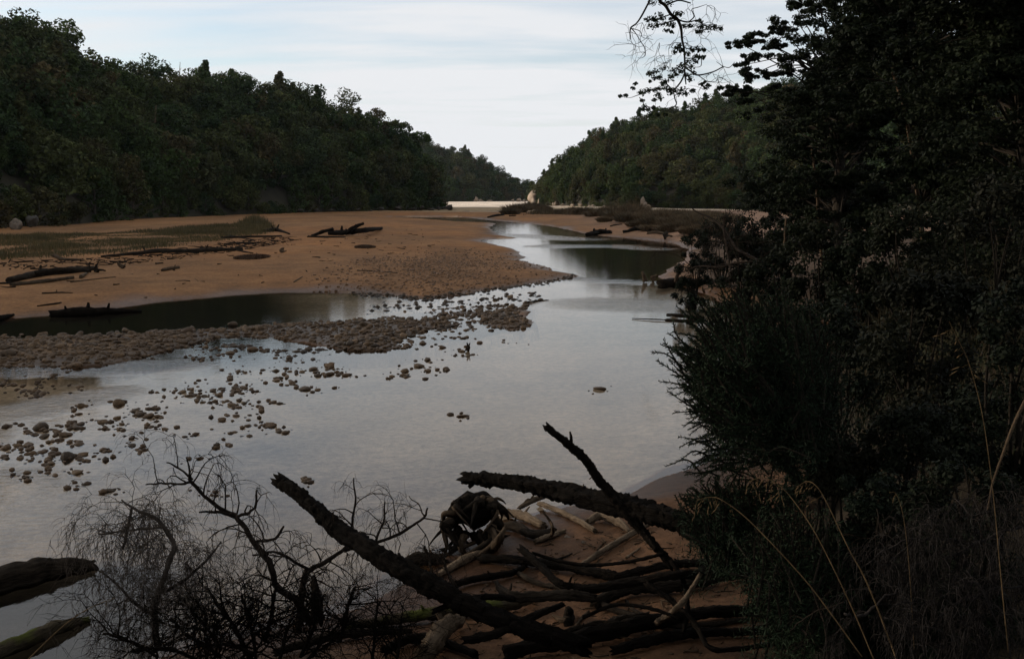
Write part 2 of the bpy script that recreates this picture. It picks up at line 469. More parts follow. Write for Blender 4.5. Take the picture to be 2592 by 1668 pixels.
wet = sstep(0.17, 0.03, gz + 0.10 * fbm(gx / 3, gy / 3, 31.0)) * (gz > -0.02)

MG = Mat('sand_and_gravel')
att = MG.node('ShaderNodeVertexColor', layer_name='ground_colour').outputs[0]
wt = MG.node('ShaderNodeAttribute', attribute_name='wet').outputs['Fac']
P_ = MG.pos()
n1 = MG.noise(P_, 0.9, 6, 0.6); n2 = MG.noise(P_, 9.0, 5, 0.65); n3 = MG.noise(P_, 60.0, 3, 0.6)
c = MG.mix(1.0, att, MG.ramp(n1, [(0.28, (.70, .70, .70)), (0.72, (1.25, 1.25, 1.25))]), 'MULTIPLY')
n0 = MG.noise(MG.mapping(P_, (.6, .25, 1)), 0.25, 4, 0.6, 0.5)
c = MG.mix(1.0, c, MG.ramp(n0, [(0.32, (.72, .74, .76)), (0.68, (1.22, 1.2, 1.16))]), 'MULTIPLY')
c = MG.mix(1.0, c, MG.ramp(n2, [(0.3, (.62, .62, .62)), (0.7, (1.3, 1.3, 1.3))]), 'MULTIPLY')
c = MG.mix(1.0, c, MG.ramp(n3, [(0.3, (.75, .75, .75)), (0.7, (1.2, 1.2, 1.2))]), 'MULTIPLY')
c = MG.mix(wt, c, MG.mix(1.0, c, (.50, .48, .46), 'MULTIPLY'))
MG.color(c); MG.b.inputs['Specular IOR Level'].default_value = 0.06
MG.rough(MG.math('SUBTRACT', 0.9, MG.math('MULTIPLY', wt, 0.45)))
MG.bump(MG.math('ADD', MG.math('MULTIPLY', n2, 0.7), MG.math('MULTIPLY', n3, 0.3)), 0.7, 0.03)
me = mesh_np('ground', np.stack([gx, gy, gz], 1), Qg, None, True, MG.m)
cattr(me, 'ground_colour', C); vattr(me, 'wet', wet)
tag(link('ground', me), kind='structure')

# water sheet
wr = np.concatenate([[0.5], np.geomspace(4.0, 420, 260), [900, 1500]])
waz = np.radians(np.concatenate([np.arange(-180, -40, 5.0), np.arange(-40, 40, .5), np.arange(40, 180, 5.0)]))
A2, R2 = np.meshgrid(waz, wr, indexing='ij'); wx, wy = (R2 * np.sin(A2)).ravel(), (R2 * np.cos(A2)).ravel()
na2, nr2 = A2.shape
ii = np.arange(na2)[:, None]; jj = np.arange(nr2 - 1)[None]; i2 = (ii + 1) % na2
Qw = np.stack([ii * nr2 + jj, i2 * nr2 + jj, i2 * nr2 + jj + 1, ii * nr2 + jj + 1], -1).reshape(-1, 4)
def seg_d(x, y, a, b):
    e = b - a; t = np.clip(((x - a[0]) * e[0] + (y - a[1]) * e[1]) / (e @ e), 0, 1)
    return np.hypot(x - a[0] - e[0] * t, y - a[1] - e[1] * t)
rip = np.zeros(wx.shape)
for (p, q, wd, s) in (((1400, 624), (1560, 623), 2.2, 1.0), ((1560, 624), (1660, 631), 1.6, 1.0), ((1410, 705), (1640, 716), .8, .5), ((1480, 770), (1700, 775), 2.2, .35), ((1300, 596), (1480, 606), 3., .35),
                       ((0, 940), (420, 925), 1.0, .45), ((0, 1260), (300, 1330), 1.6, .35), ((0, 1050), (260, 1000), .9, .3)):
    rip = np.maximum(rip, s * (1 - sstep(wd * .35, wd, seg_d(wx, wy, gp(*p)[:2], gp(*q)[:2]))))
MW = Mat('river_water')
MW.n.remove(MW.b)
ra = MW.node('ShaderNodeAttribute', attribute_name='ripple').outputs['Fac']
P_ = MW.pos()
m1 = MW.noise(MW.mapping(P_, (1.0, 1.7, 1)), 2.6, 4, 0.55, 0.3)
m2 = MW.noise(MW.mapping(P_, (1.0, 2.2, 1)), 12.0, 3, 0.6)
hgt = MW.math('ADD', MW.math('MULTIPLY', m1, 0.6), MW.math('MULTIPLY', m2, 0.22))
hr = MW.noise(MW.mapping(P_, (.8, 2.4, 1)), 5.0, 3, 0.6)
hgt = MW.math('ADD', hgt, MW.math('MULTIPLY', MW.math('MULTIPLY', hr, ra), 16.0))
bp = MW.node('ShaderNodeBump'); bp.inputs['Strength'].default_value = 0.04; bp.inputs['Distance'].default_value = 0.06
MW.lk(hgt, bp.inputs['Height'])
gl = MW.node('ShaderNodeBsdfGlossy'); gl.inputs['Roughness'].default_value = 0.01; MW.lk(bp.outputs[0], gl.inputs['Normal'])
tr = MW.node('ShaderNodeBsdfTransparent'); tr.inputs['Color'].default_value = (.86, .82, .76, 1)
fr = MW.node('ShaderNodeFresnel'); fr.inputs['IOR'].default_value = 1.36; MW.lk(bp.outputs[0], fr.inputs['Normal'])
mx = MW.node('ShaderNodeMixShader'); MW.lk(fr.outputs[0], mx.inputs[0]); MW.lk(tr.outputs[0], mx.inputs[1]); MW.lk(gl.outputs[0], mx.inputs[2])
MW.lk(mx.outputs[0], MW.o.inputs[0])
me = mesh_np('river', np.stack([wx, wy, 0 * wx], 1), Qw, None, True, MW.m); vattr(me, 'ripple', rip)
tag(link('river', me), kind='structure')

# ------------------------------------------------------------------ wooded hills
def ilist(L): L = np.array(L, float); return lambda t: np.interp(t, L[:, 0], L[:, 1])
HILLS = {
 'left': dict(px=(-9000, 1122), tree=7.4,  # far left columns: unseen ridge added to keep sun off the foreground
    base=ilist([(-9000, 28), (-5500, 34), (-3600, 42), (-1500, 55), (-900, 62), (-400, 70), (0, 86), (200, 98), (420, 125), (700, 158), (930, 185), (1146, 212)]),
    wid=ilist([(-9000, 14), (-5500, 22), (-3600, 32), (-1500, 55), (0, 55), (420, 50), (900, 36), (1080, 24), (1146, 12)]),
    sky=ilist([(-9000, -2600), (-5500, -1500), (-3600, -900), (-1500, -300), (-700, -100), (0, 60), (60, 76), (110, 84), (165, 96), (200, 130), (260, 164), (330, 188), (420, 204), (540, 204), (605, 206), (680, 222), (740, 240), (800, 268), (870, 280),
               (910, 270), (950, 300), (1000, 335), (1050, 362), (1080, 392), (1098, 425), (1112, 455), (1122, 490)])),
 'right': dict(px=(1343, 3600), tree=6.6,
    base=ilist([(1343, 318), (1400, 272), (1500, 222), (1650, 198), (1900, 172), (2200, 125), (2700, 82), (3600, 60)]),
    wid=ilist([(1343, 14), (1400, 40), (1500, 62), (1900, 70), (3600, 60)]),
    sky=ilist([(1343, 492), (1362, 468), (1385, 436), (1420, 402), (1470, 366), (1530, 335), (1600, 308), (1700, 288), (1800, 268), (1900, 242), (2100, 190), (2400, 100), (3600, -200)])),
 'far': dict(px=(1020, 1352), tree=9.0,
    base=ilist([(1020, 470), (1200, 465), (1352, 520)]), wid=ilist([(1020, 90), (1200, 80), (1352, 30)]),
    sky=ilist([(1020, 370), (1085, 374), (1130, 380), (1180, 390), (1225, 412), (1260, 440), (1285, 455), (1315, 462), (1345, 474), (1352, 485)])),
}
def hill_u(h, px, u):
    """plan position and height of a hill at column px and inland fraction u (1 is the ridge)"""
    px = np.asarray(px, float); u = np.asarray(u, float)
    yb, wd = h['base'](px), h['wid'](px)
    t = (px - W_IMG / 2) / FPX
    Yr = yb + wd
    b = -(h['sky'](px) - H_IMG / 2) / FPX
    el = (-SP + b * CP) / (CP + b * SP)
    Hr = np.clip(CAM_H + el * Yr - h['tree'] * 0.82, 0.3, None)
    Y = yb + wd * u
    uc = np.clip(u, 0, None)
    prof = np.where(uc <= 1, 0.03 * sstep(0, .04, uc) + 0.97 * (1 - (1 - np.clip(uc, 0, 1)) ** 1.45), 1 - 0.35 * sstep(1.0, 1.9, uc))
    x = t * Y * 1.0 / (CP + 0.0) * CP
    z = 0.35 + Hr * prof + np.where(uc > .02, .9, 0) * fbm(x / 9, Y / 9, 40.0, 3) * sstep(0, .2, uc) * (1 - sstep(.75, .95, uc)) - np.where(u < 0, 1.2, 0)
    return x, Y, z
MH = Mat('hill_soil')
nh = MH.noise(MH.pos(), 0.35, 5)
MH.color(MH.ramp(nh, [(0.3, (.012, .011, .006)), (0.7, (.030, .024, .013))])); MH.rough(0.95)
for key, h in HILLS.items():
    pxs = np.concatenate([np.linspace(h['px'][0], -300, 20)[:-1], np.linspace(max(h['px'][0], -300), h['px'][1], 190)]) if key == 'left' else np.linspace(h['px'][0], h['px'][1], 190); us = np.concatenate([[-.06, -.001], np.linspace(0, 1.15, 34), np.linspace(1.25, 2.0, 6)])
    PX, US = np.meshgrid(pxs, us, indexing='ij')
    x, y, z = hill_u(h, PX, US)
    n1_, n2_ = PX.shape
    i = np.arange(n1_ - 1)[:, None] * n2_; j = np.arange(n2_ - 1)[None]
    Q = np.stack([i + j, i + n2_ + j, i + n2_ + j + 1, i + j + 1], -1).reshape(-1, 4)
    nm = {'left': 'hill_left', 'right': 'hill_right', 'far': 'hill_far'}[key]
    tag(link(nm, mesh_np(nm, np.stack([x, y, z], -1).reshape(-1, 3), Q, None, True, MH.m)), kind='structure')

# ---------------- hill trees
def leaf_quads(C, R, per, size, flat=1.0, rg=rng, up=0.35, aspect=0.6, shell=0.55):
    """quads scattered in puffs at C with radii R"""
    C = np.repeat(np.asarray(C, float), per, 0); R = np.repeat(np.asarray(R, float), per)
    n = len(C)
    d = rg.normal(size=(n, 3)); d /= np.linalg.norm(d, axis=1)[:, None]
    rad = R * (shell + (1 - shell) * rg.random(n)) ** 0.8
    off = d * rad[:, None]; off[:, 2] *= flat
    c = C + off
    nrm = d * 0.7 + rg.normal(size=(n, 3)) * 0.55 + np.array([0, 0, up]); nrm /= np.linalg.norm(nrm, axis=1)[:, None]
    a = np.cross(nrm, rg.normal(size=(n, 3))); a /= np.linalg.norm(a, axis=1)[:, None] + 1e-9
    b = np.cross(nrm, a)
    s = size * (0.6 + 0.8 * rg.random(n))[:, None]
    a, b = a * s, b * s * aspect
    V = np.stack([c - a, c - b * .9 + a * .1, c + a, c + b * .9 + a * .1], 1).reshape(-1, 3)
    Q = np.arange(n * 4).reshape(-1, 4)
    return V, Q
TREE_COLS = [(.028, .047, .016), (.040, .057, .018), (.022, .039, .017), (.055, .060, .021), (.042, .052, .021), (.056, .044, .020), (.028, .047, .021)]
M_TREE = leaf_material('hill_foliage', TREE_COLS, 0.55, 0.22)
M_TRUNK = wood_material('grey_trunk', (.03, .025, .02), (.12, .10, .08), scale=1.0)
def crown_mesh(kind, seed):
    rg = np.random.default_rng(seed)
    C, R = [], []
    if kind == 'round':
        k = rg.integers(24, 34)
        lob = rg.normal(size=(4, 3)) * np.array([.9, .9, .5]) + np.array([0, 0, 3.4])
        for i in range(k):
            l = lob[i % 4]; d = rg.normal(size=3); d /= np.linalg.norm(d)
            C.append(l + d * np.array([1.25, 1.25, 1.0]) * (0.75 + .35 * rg.random())); R.append(.42 + .35 * rg.random())
        C += [np.array([.5 * math.cos(t), .5 * math.sin(t), 1.4 + .5 * rg.random()]) * np.array([1.6, 1.6, 1]) for t in rg.random(6) * 6.28]; R += [.6] * 6
    elif kind == 'tier':
        for i in range(30):
            zt = 1.3 + 3.9 * (i / 29.0); w = 1.9 * math.sqrt(max(.12, 1 - ((zt - 2.7) / 2.9) ** 2))
            t = rg.random() * 6.28; q = w * (.35 + .65 * rg.random())
            C.append(np.array([q * math.cos(t), q * math.sin(t), zt])); R.append(.45 + .35 * rg.random())
    elif kind == 'cone':
        for i in range(30):
            f = i / 29.0; zt = 1.0 + 5.2 * f; w = 1.55 * (1 - f) ** .8 + .12
            t = rg.random() * 6.28; q = w * (.3 + .7 * rg.random())
            C.append(np.array([q * math.cos(t), q * math.sin(t), zt])); R.append(.28 + .42 * (1 - f))
    elif kind == 'umbrella':
        for i in range(22):
            t = rg.random() * 6.28; q = 1.9 * math.sqrt(rg.random())
            C.append(np.array([q * math.cos(t), q * math.sin(t), 4.7 - .16 * q * q + .3 * rg.random()])); R.append(.35 + .25 * rg.random())
    V, Q = leaf_quads(C, R, 62, 0.155, 0.75 if kind in ('tier', 'umbrella') else 0.9, rg)
    return mesh_np('crown', V, Q, None, False, M_TREE)
def trunk_mesh(kind, seed):
    rg = np.random.default_rng(seed + 100); mb = MB()
    top = {'round': 3.2, 'tier': 4.2, 'cone': 5.2, 'umbrella': 4.5}[kind]
    P = np.array([[0, 0, -.6], [.05, .03, top * .3], [.15 * rg.normal(), .15 * rg.normal(), top * .65], [.2 * rg.normal(), .2 * rg.normal(), top]])
    Pc, Rc = catmull(P, [.14, .12, .08, .04], 3); mb.add(*tube(Pc, Rc, 6))
    for i in range(5):
        t = rg.random() * 6.28; z0 = top * (.45 + .1 * i); q = 1.2
        p0 = np.array([np.interp(z0, P[:, 2], P[:, 0]), np.interp(z0, P[:, 2], P[:, 1]), z0])
        p2 = p0 + np.array([q * math.cos(t), q * math.sin(t), .5 + .3 * rg.random()])
        mb.add(*tube(np.array([p0, (p0 + p2) / 2 + [0, 0, .1], p2]), [.06, .045, .02], 4))
    return mb.mesh('trunk', M_TRUNK)
VAR = [(k, crown_mesh(k, s), trunk_mesh(k, s)) for k, s in (('round', 1), ('round', 2), ('round', 3), ('tier', 4), ('tier', 5), ('tier', 6), ('cone', 7), ('round', 8), ('umbrella', 9), ('cone', 10))]
FIRST = {}
def hill_tree(loc, v, s, rz, label, group, name='hillside_tree', stretch=1.0):
    e = empty(name, loc, rz, (s, s, s * stretch)); tag(e, label, 'tree', group)
    cr = link('crown', VAR[v][1], e); link('trunk', VAR[v][2], e)
    FIRST.setdefault(v, cr)
    return e
def in_view(px): return -120 < px < 2720
mass = {'left': [], 'right': [], 'far': []}
# trees one can tell apart on the skylines: (px, top y, variant, scale, label)
FEATURE = [('left', 172, 66, 0, 1.12, 'big twin-lobed tree at the step in the left skyline'), ('left', 118, 55, 1, 1.15, 'rounded tree at the top of the left hill, left of the twin-lobed one'),
    ('left', 40, 48, 3, 1.2, 'tall tree on the left hill at the far left edge of the skyline'), ('left', 540, 178, 6, 1.0, 'narrow pointed tree on the middle of the left skyline'), ('left', 605, 176, 9, 1.2, 'wide cone-shaped tree right of the narrow pointed one on the left skyline'),
    ('left', 645, 188, 4, 1.0, 'tree touching the right side of the wide cone-shaped skyline tree'), ('left', 785, 228, 6, .9, 'thin upright tree before the gap in the left skyline'), ('left', 880, 252, 2, 1.15, 'round-headed tree where the left skyline starts to drop to the river'),
    ('left', 1003, 308, 8, 1.25, 'slender flat-topped tree sticking up from the spur on the left'), ('left', 1048, 336, 8, 1.5, 'umbrella-shaped tree leaning out at the end of the left skyline'),
    ('far', 1284, 448, 0, .8, 'small round tree on the far headland skyline, left of its pair'), ('far', 1302, 450, 8, 1.0, 'open-crowned tree on the far headland skyline, right of its pair'), ('far', 1338, 468, 8, .85, 'last flat-topped tree on the tip of the far headland'),
    ('right', 1385, 432, 6, 1.0, 'thin pointed tree leaning over the pale cliff'), ('right', 1590, 306, 1, 1.1, 'round tree on the crest of the right hill below the hanging branch')]
for (key, px, ty, v, s, lab) in FEATURE:
    h = HILLS[key]; x, y, z = hill_u(h, px, .97)
    topz = at(px, ty, float(y))[2]
    hh = {'round': 5.0, 'tier': 5.6, 'cone': 6.4, 'umbrella': 5.0}[VAR[v][0]]
    s_ = s * h['tree'] / 5.0
    hill_tree((x, y, topz - hh * s_), v, s_, rng.random() * 6, lab, None, 'skyline_tree')
def vpick():
    return int(rng.choice([0, 1, 2, 3, 4, 5, 7, 6, 9], p=[.12, .11, .11, .16, .14, .13, .09, .07, .07]))
SIDE = {'left': 'left hillside', 'right': 'right hillside beyond the river', 'far': 'far headland'}
GRP = {'left': 'left', 'right': 'right', 'far': 'far'}
count = 0
for key, h in HILLS.items():
    # skyline row
    px = max(h['px'][0], -110)
    while px < min(h['px'][1], 1990) - 2:
        yb = float(h['base'](px) + h['wid'](px)); s = h['tree'] / 5.0 * (0.5 + .62 * rng.random()) * (.7 if key == 'left' and px > 1000 else 1.0)
        x, y, z = hill_u(h, px, .93 + .1 * rng.random())
        hill_tree((x, y, z - .25), vpick(), s, rng.random() * 6.28, {'left': 'dark evergreen tree in the row along the left hill skyline', 'right': 'green tree in the row along the crest of the right hill', 'far': 'dark tree in the row along the far headland skyline'}[key], {'left': 'trees along the left skyline', 'right': 'trees along the right hill crest', 'far': 'trees along the far headland skyline'}[key])
        px += (1.6 + 1.6 * rng.random()) * h['tree'] / 5.0 / yb * FPX
    # foot row
    px = max(h['px'][0], -110) + 4
    while px < min(h['px'][1], 1990) - 3:
        yb = float(h['base'](px)); wd = float(h['wid'](px))
        x, y, z = hill_u(h, px, (-.9 + 2.6 * rng.random()) / wd)
        s = h['tree'] / 5.0 * (0.42 + .45 * rng.random())
        hill_tree((x, y, z - 1.25 * s), vpick(), s, rng.random() * 6.28, {'left': 'dark tree in the front row at the foot of the left hillside', 'right': 'tree in the front row at the foot of the right hill', 'far': 'tree in the front row behind the far beach'}[key], {'left': 'trees at the foot of the left hillside', 'right': 'trees at the foot of the right hill', 'far': 'trees behind the far beach'}[key])
        px += (.85 + .6 * rng.random()) * h['tree'] / 5.0 / yb * FPX
    # the wood between, one mass
    area = 0.0
    lo, hi = max(h['px'][0], -700), min(h['px'][1], 2750)
    n = {'left': 1350, 'right': 2100, 'far': 520}[key]
    for _ in range(n):
        p = lo + (hi - lo) * rng.random(); u = .05 + 1.0 * rng.random()
        wgt = float(h['wid'](p)) * float(h['base'](p)); 
        if rng.random() > wgt / {'left': 8200, 'right': 15000, 'far': 42000}[key]: continue
        x, y, z = hill_u(h, p, u)
        mass[key].append((float(x), float(y), float(z) - .9, vpick(), h['tree'] / 5.0 * (.42 + .75 * rng.random() ** 1.3), rng.random() * 6.28))
for v in range(len(VAR)):
    if v not in FIRST: raise RuntimeError('variant unused %d' % v)

def scatter_object(name, pts, protos, label, cat, extra=None):
    """one object that instances existing meshes at points"""
    me = bpy.data.meshes.new(name); me.vertices.add(len(pts)); P = np.array([p[:3] for p in pts], np.float32)
    org = P.mean(0); me.vertices.foreach_set('co', (P - org).ravel())
    a = me.attributes.new('pick', 'INT', 'POINT'); a.data.foreach_set('value', np.array([p[3] for p in pts], np.int32))
    a = me.attributes.new('size', 'FLOAT', 'POINT'); a.data.foreach_set('value', np.array([p[4] for p in pts], np.float32))
    a = me.attributes.new('turn', 'FLOAT_VECTOR', 'POINT'); a.data.foreach_set('vector', np.array([(0, 0, p[5]) for p in pts], np.float32).ravel())
    o = link(name, me, None, org)
    ng = bpy.data.node_groups.new(name + '_scatter', 'GeometryNodeTree')
    ng.interface.new_socket('Geometry', in_out='INPUT', socket_type='NodeSocketGeometry'); ng.interface.new_socket('Geometry', in_out='OUTPUT', socket_type='NodeSocketGeometry')
    N, L = ng.nodes, ng.links
    gi, go = N.new('NodeGroupInput'), N.new('NodeGroupOutput')
    jn = N.new('GeometryNodeJoinGeometry')
    for p in reversed(protos):
        oi = N.new('GeometryNodeObjectInfo'); oi.inputs['Object'].default_value = p; oi.inputs['As Instance'].default_value = True; oi.transform_space = 'ORIGINAL'
        L.new(oi.outputs['Geometry'], jn.inputs[0])
    ip = N.new('GeometryNodeInstanceOnPoints'); ip.inputs['Pick Instance'].default_value = True
    L.new(gi.outputs[0], ip.inputs['Points']); L.new(jn.outputs[0], ip.inputs['Instance'])
    def named(nm, ty):
        n = N.new('GeometryNodeInputNamedAttribute'); n.data_type = ty; n.inputs['Name'].default_value = nm
        return n.outputs['Attribute']
    L.new(named('pick', 'INT'), ip.inputs['Instance Index']); L.new(named('size', 'FLOAT'), ip.inputs['Scale']); L.new(named('turn', 'FLOAT_VECTOR'), ip.inputs['Rotation'])
    L.new(ip.outputs[0], go.inputs[0])
    md = o.modifiers.new('scatter', 'NODES'); md.node_group = ng
    tag(o, label, cat, kind='stuff'); return o
PROTO = [FIRST[v] for v in range(len(VAR))]
scatter_object('forest', mass['left'], PROTO, 'dense dark forest covering the middle of the left hillside', 'forest')
scatter_object('forest', mass['right'], PROTO, 'dense green forest covering the right hill beyond the river', 'forest')
scatter_object('forest', mass['far'], PROTO, 'distant forest covering the far headland above the pale beach', 'forest')

# thin air that pales the far headland
hb_ = MB(); X0, X1, Y0, Y1, Z0, Z1_ = -1600, 1600, -1600, 1600, -2.0, 90.0
hb_.add([(X0, Y0, Z0), (X1, Y0, Z0), (X1, Y1, Z0), (X0, Y1, Z0), (X0, Y0, Z1_), (X1, Y0, Z1_), (X1, Y1, Z1_), (X0, Y1, Z1_)], [(3, 2, 1, 0), (4, 5, 6, 7), (0, 1, 5, 4), (1, 2, 6, 5), (2, 3, 7, 6), (3, 0, 4, 7)])
MHZ = Mat('haze_air'); MHZ.n.remove(MHZ.b); pv = MHZ.node('ShaderNodeVolumePrincipled'); pv.inputs['Color'].default_value = (.78, .88, 1.0, 1); pv.inputs['Density'].default_value = 0.000042; pv.inputs['Anisotropy'].default_value = 0.0
MHZ.lk(pv.outputs[0], MHZ.o.inputs['Volume'])
tag(link('haze', hb_.mesh('haze', MHZ.m)), 'thin pale haze in the air of the valley', 'haze', kind='stuff')
ORD = ['first', 'second', 'third', 'fourth', 'fifth', 'sixth', 'seventh', 'eighth', 'ninth', 'tenth', 'eleventh', 'twelfth', 'thirteenth', 'fourteenth', 'fifteenth', 'sixteenth', 'seventeenth', 'eighteenth']
# ------------------------------------------------------------------ stones
def stone_material(name, cols, bumpiness=0.5):
    M = Mat(name); oi = M.node('ShaderNodeObjectInfo').outputs['Random']
    c = M.ramp(oi, [(i / (len(cols) - 1), c) for i, c in enumerate(cols)])
    n = M.noise(M.tc('Object'), 3.0, 5, 0.6)
    c = M.mix(1.0, c, M.ramp(n, [(0.3, (.6, .6, .6)), (0.7, (1.3, 1.3, 1.3))]), 'MULTIPLY')
    isl = M.node('ShaderNodeNewGeometry').outputs['Random Per Island']
    c = M.mix(1.0, c, M.ramp(isl, [(0, (.62, .60, .58)), (1, (1.35, 1.33, 1.3))]), 'MULTIPLY')
    M.color(c); M.rough(0.7); M.bump(n, bumpiness, 0.05); return M.m
M_STONE = stone_material('river_stone', [(.042, .025, .013), (.082, .049, .023), (.060, .036, .017), (.036, .025, .016), (.098, .058, .028)])
M_SANDSTONE = stone_material('sandy_gravel', [(.12, .066, .033), (.12, .066, .033)])
M_ROCK = stone_material('pale_rock', [(.16, .12, .083), (.18, .135, .095), (.14, .105, .074)], 1.0)
M_DARKROCK = stone_material('dark_rock', [(.022, .018, .013), (.035, .027, .02), (.02, .016, .013)], 1.0)
def ico(sub):
    import bmesh
    bm = bmesh.new(); bmesh.ops.create_icosphere(bm, subdivisions=sub, radius=1.0)
    V = np.array([v.co for v in bm.verts]); F = np.array([[v.index for v in f.verts] for f in bm.faces]); bm.free()
    return V, F
ICO2, ICO3 = ico(2), ico(3)
def stone_verts(base, rg, flat=0.62, rough=0.30, cut=7):
    V = base.copy()
    for _ in range(cut):                                   # worn facets
        n = rg.normal(size=3); n /= np.linalg.norm(n); k = .5 + .4 * rg.random()
        d = V @ n; V = V - np.clip(d - k, 0, None)[:, None] * n * .85
    f = rg.normal(size=(3, 3)) * 1.2
    V *= (1 + rough * 0.35 * np.sin(V @ f[0] * 1.7 + f[1][0]) + rough * .25 * np.sin(V @ f[1] * 2.3 + f[2][1]))[:, None]
    return V * np.array([1, .72 + .25 * rg.random(), flat * (.8 + .4 * rg.random())])
STONE_ME = []
for s in range(12):
    rg = np.random.default_rng(300 + s)
    STONE_ME.append(mesh_np('stone', stone_verts(ICO2[0], rg), None, ICO2[1], True, M_STONE))
def stone(px, py, w, label, group=None, mesh=None, name='stone', sink=0.35, tall=1.0, z=None):
    p = hit(px, py)
    if p[2] < -.005: p = gp(px, py, 0.0)
    zg = max(p[2], -0.02)
    hw = 0.5 * w / FPX * math.hypot(p[1], CAM_H - p[2])
    me = mesh if mesh is not None else STONE_ME[int(rng.integers(len(STONE_ME)))]
    o = link(name, me, None, (p[0], p[1], zg + hw * (0.06 * tall)), (rng.normal() * .12, rng.normal() * .12, rng.random() * 6.28), (hw * .95, hw * .95, hw * tall * .70))
    tag(o, label, 'stone', group); return o
Z5 = 2393 / 900.0
def q5(x, y): return x / Z5, 850 + y / Z5
UNIQ = {(272, 620): 'largest domed stone standing in the water at the left', (455, 820): 'big blocky brown stone, tallest of the lower left cluster', (800, 460): 'dark ragged stone tilted to one side, alone in the left shallows',
    (550, 475): 'pointed stone with a small pebble at its right in the left shallows', (515, 922): 'smooth orange-brown oval stone below the lower left cluster', (735, 1045): 'lone dark oval stone above the dead shrub',
    (2050, 975): 'lone dark stone right of the broken end of the leaning log', (1450, 1075): 'dark wedge of stone beside the twigs of the dead shrub', (2220, 205): 'dark tall pointed stone in the middle of the river stones',
    (1820, 605): 'rounded stone with a thin twig lying at its right', (1345, 825): 'flat brown stone above the forked twig of the dead shrub', (470, 242): 'dark flat oval stone just below the left gravel bar', (358, 267): 'brown flat oval stone below the left gravel bar, second one out',
    (440, 668): 'long low stone right of the largest domed stone', (535, 728): 'rounded reddish stone below the long low stone', (885, 130): 'round stone at the lower edge of the left gravel bar', (1745, 615): 'small upright stone left of the stone with a twig', (1580, 648): 'single dark round stone below the middle stones',
    (1495, 568): 'stone with a peaked top among pale water ripples', (560, 1005): 'small half-sunken stone above the lone dark oval one', (560, 800): 'dark stone leaning on the big blocky one', (1550, 118): 'tilted oval stone below the gravel bar', (1335, 88): 'low double-humped stone below the gravel bar'}
TR = [(470,242,65),(358,267,75),(290,290,30),(30,315,45),(55,335,40),(272,330,32),(165,368,48),(232,372,45),(283,393,65),(528,345,48),(235,397,40),(800,460,100),(550,475,58),(532,527,60),(65,605,42),(272,620,125),(180,642,52),(545,595,70),(515,620,95),(440,668,100),(290,680,80),(375,640,55),(788,555,60),(695,582,75),(820,595,55),(905,510,80),(1030,490,70),(950,530,100),(1000,545,90),(1065,545,60),(1110,628,58),(1020,612,50),(800,632,50),(535,728,85),(30,758,90),(120,740,70),(190,740,80),(355,710,60),(215,790,70),(300,775,60),(45,825,55),(140,825,55),(325,830,55),(345,860,80),(455,820,120),(560,800,75),(580,840,65),(515,922,95),(185,920,65),(320,925,50),(175,955,55),(890,738,65),(925,767,55),(705,777,40),(898,680,38),(1235,680,35),(1345,825,65),(1460,735,25),(735,1045,85),(560,1005,30),(2050,975,58),(1450,1075,45),(1580,648,45),(1495,568,60),(1590,540,60),(1745,615,35),(1820,605,95),(1880,645,55),(1230,380,70),(1290,362,60),(1290,405,60),(1375,405,48),(1365,448,50),(1435,370,75),(1470,400,80),(1500,362,40),(1585,350,60),(1645,352,60),(1690,358,35),(1560,388,45),(1630,390,38),(1510,445,40),(1560,468,80),(1645,455,50),(1840,448,65),(1700,470,28),(1550,293,58),(1315,318,38),(1600,240,50),(1650,250,45),(1855,237,65),(1860,302,68),(1950,240,45),(1935,275,50),(1960,318,70),(2030,245,50),(2110,225,80),(2220,205,75),(2215,260,90),(2140,268,70),(2325,268,70),(2050,360,100),(2135,365,50),(2265,245,50),(1180,420,30),(1055,382,35),(885,130,80),(1000,162,42),(1335,88,65),(1380,78,50),(1525,75,35),(1570,55,38),(1550,118,75),(1470,132,42),(1300,147,40),(1350,158,55),(1700,95,90),(1855,150,42),(1800,105,40),(1935,170,35),(2110,160,40)]
def region5(x, y):
    if x < 640 and y > 560: return 'brown rounded stone in the cluster at the lower left of the shallows', 'stones of the lower left cluster'
    if x < 640: return 'small stone scattered in open water below the left gravel bar', 'stones scattered in the left shallows'
    if x < 1150 and y > 430: return 'brown stone in the tight cluster left of the middle shallows', 'stones of the tight cluster'
    if y < 200: return 'brown stone in the water along the lower edge of the gravel bar', 'stones along the gravel bar edge'
    if x > 1780 and y < 400: return 'stone in the group around the dark tall pointed stone', 'stones around the pointed stone'
    return 'brown stone in the broken row across the middle shallows', 'stones of the middle row'
for (x, y, w) in TR:
    lab = UNIQ.get((x, y)); g = None
    if not lab: lab, g = region5(x, y)
    a, b = q5(x, y)
    stone(a, b, w / Z5, lab, g, tall=1.5 if (x, y) in ((800, 460), (550, 475), (232, 372), (2220, 205), (455, 820), (272, 620), (1745, 615), (1495, 568)) else 1.0)
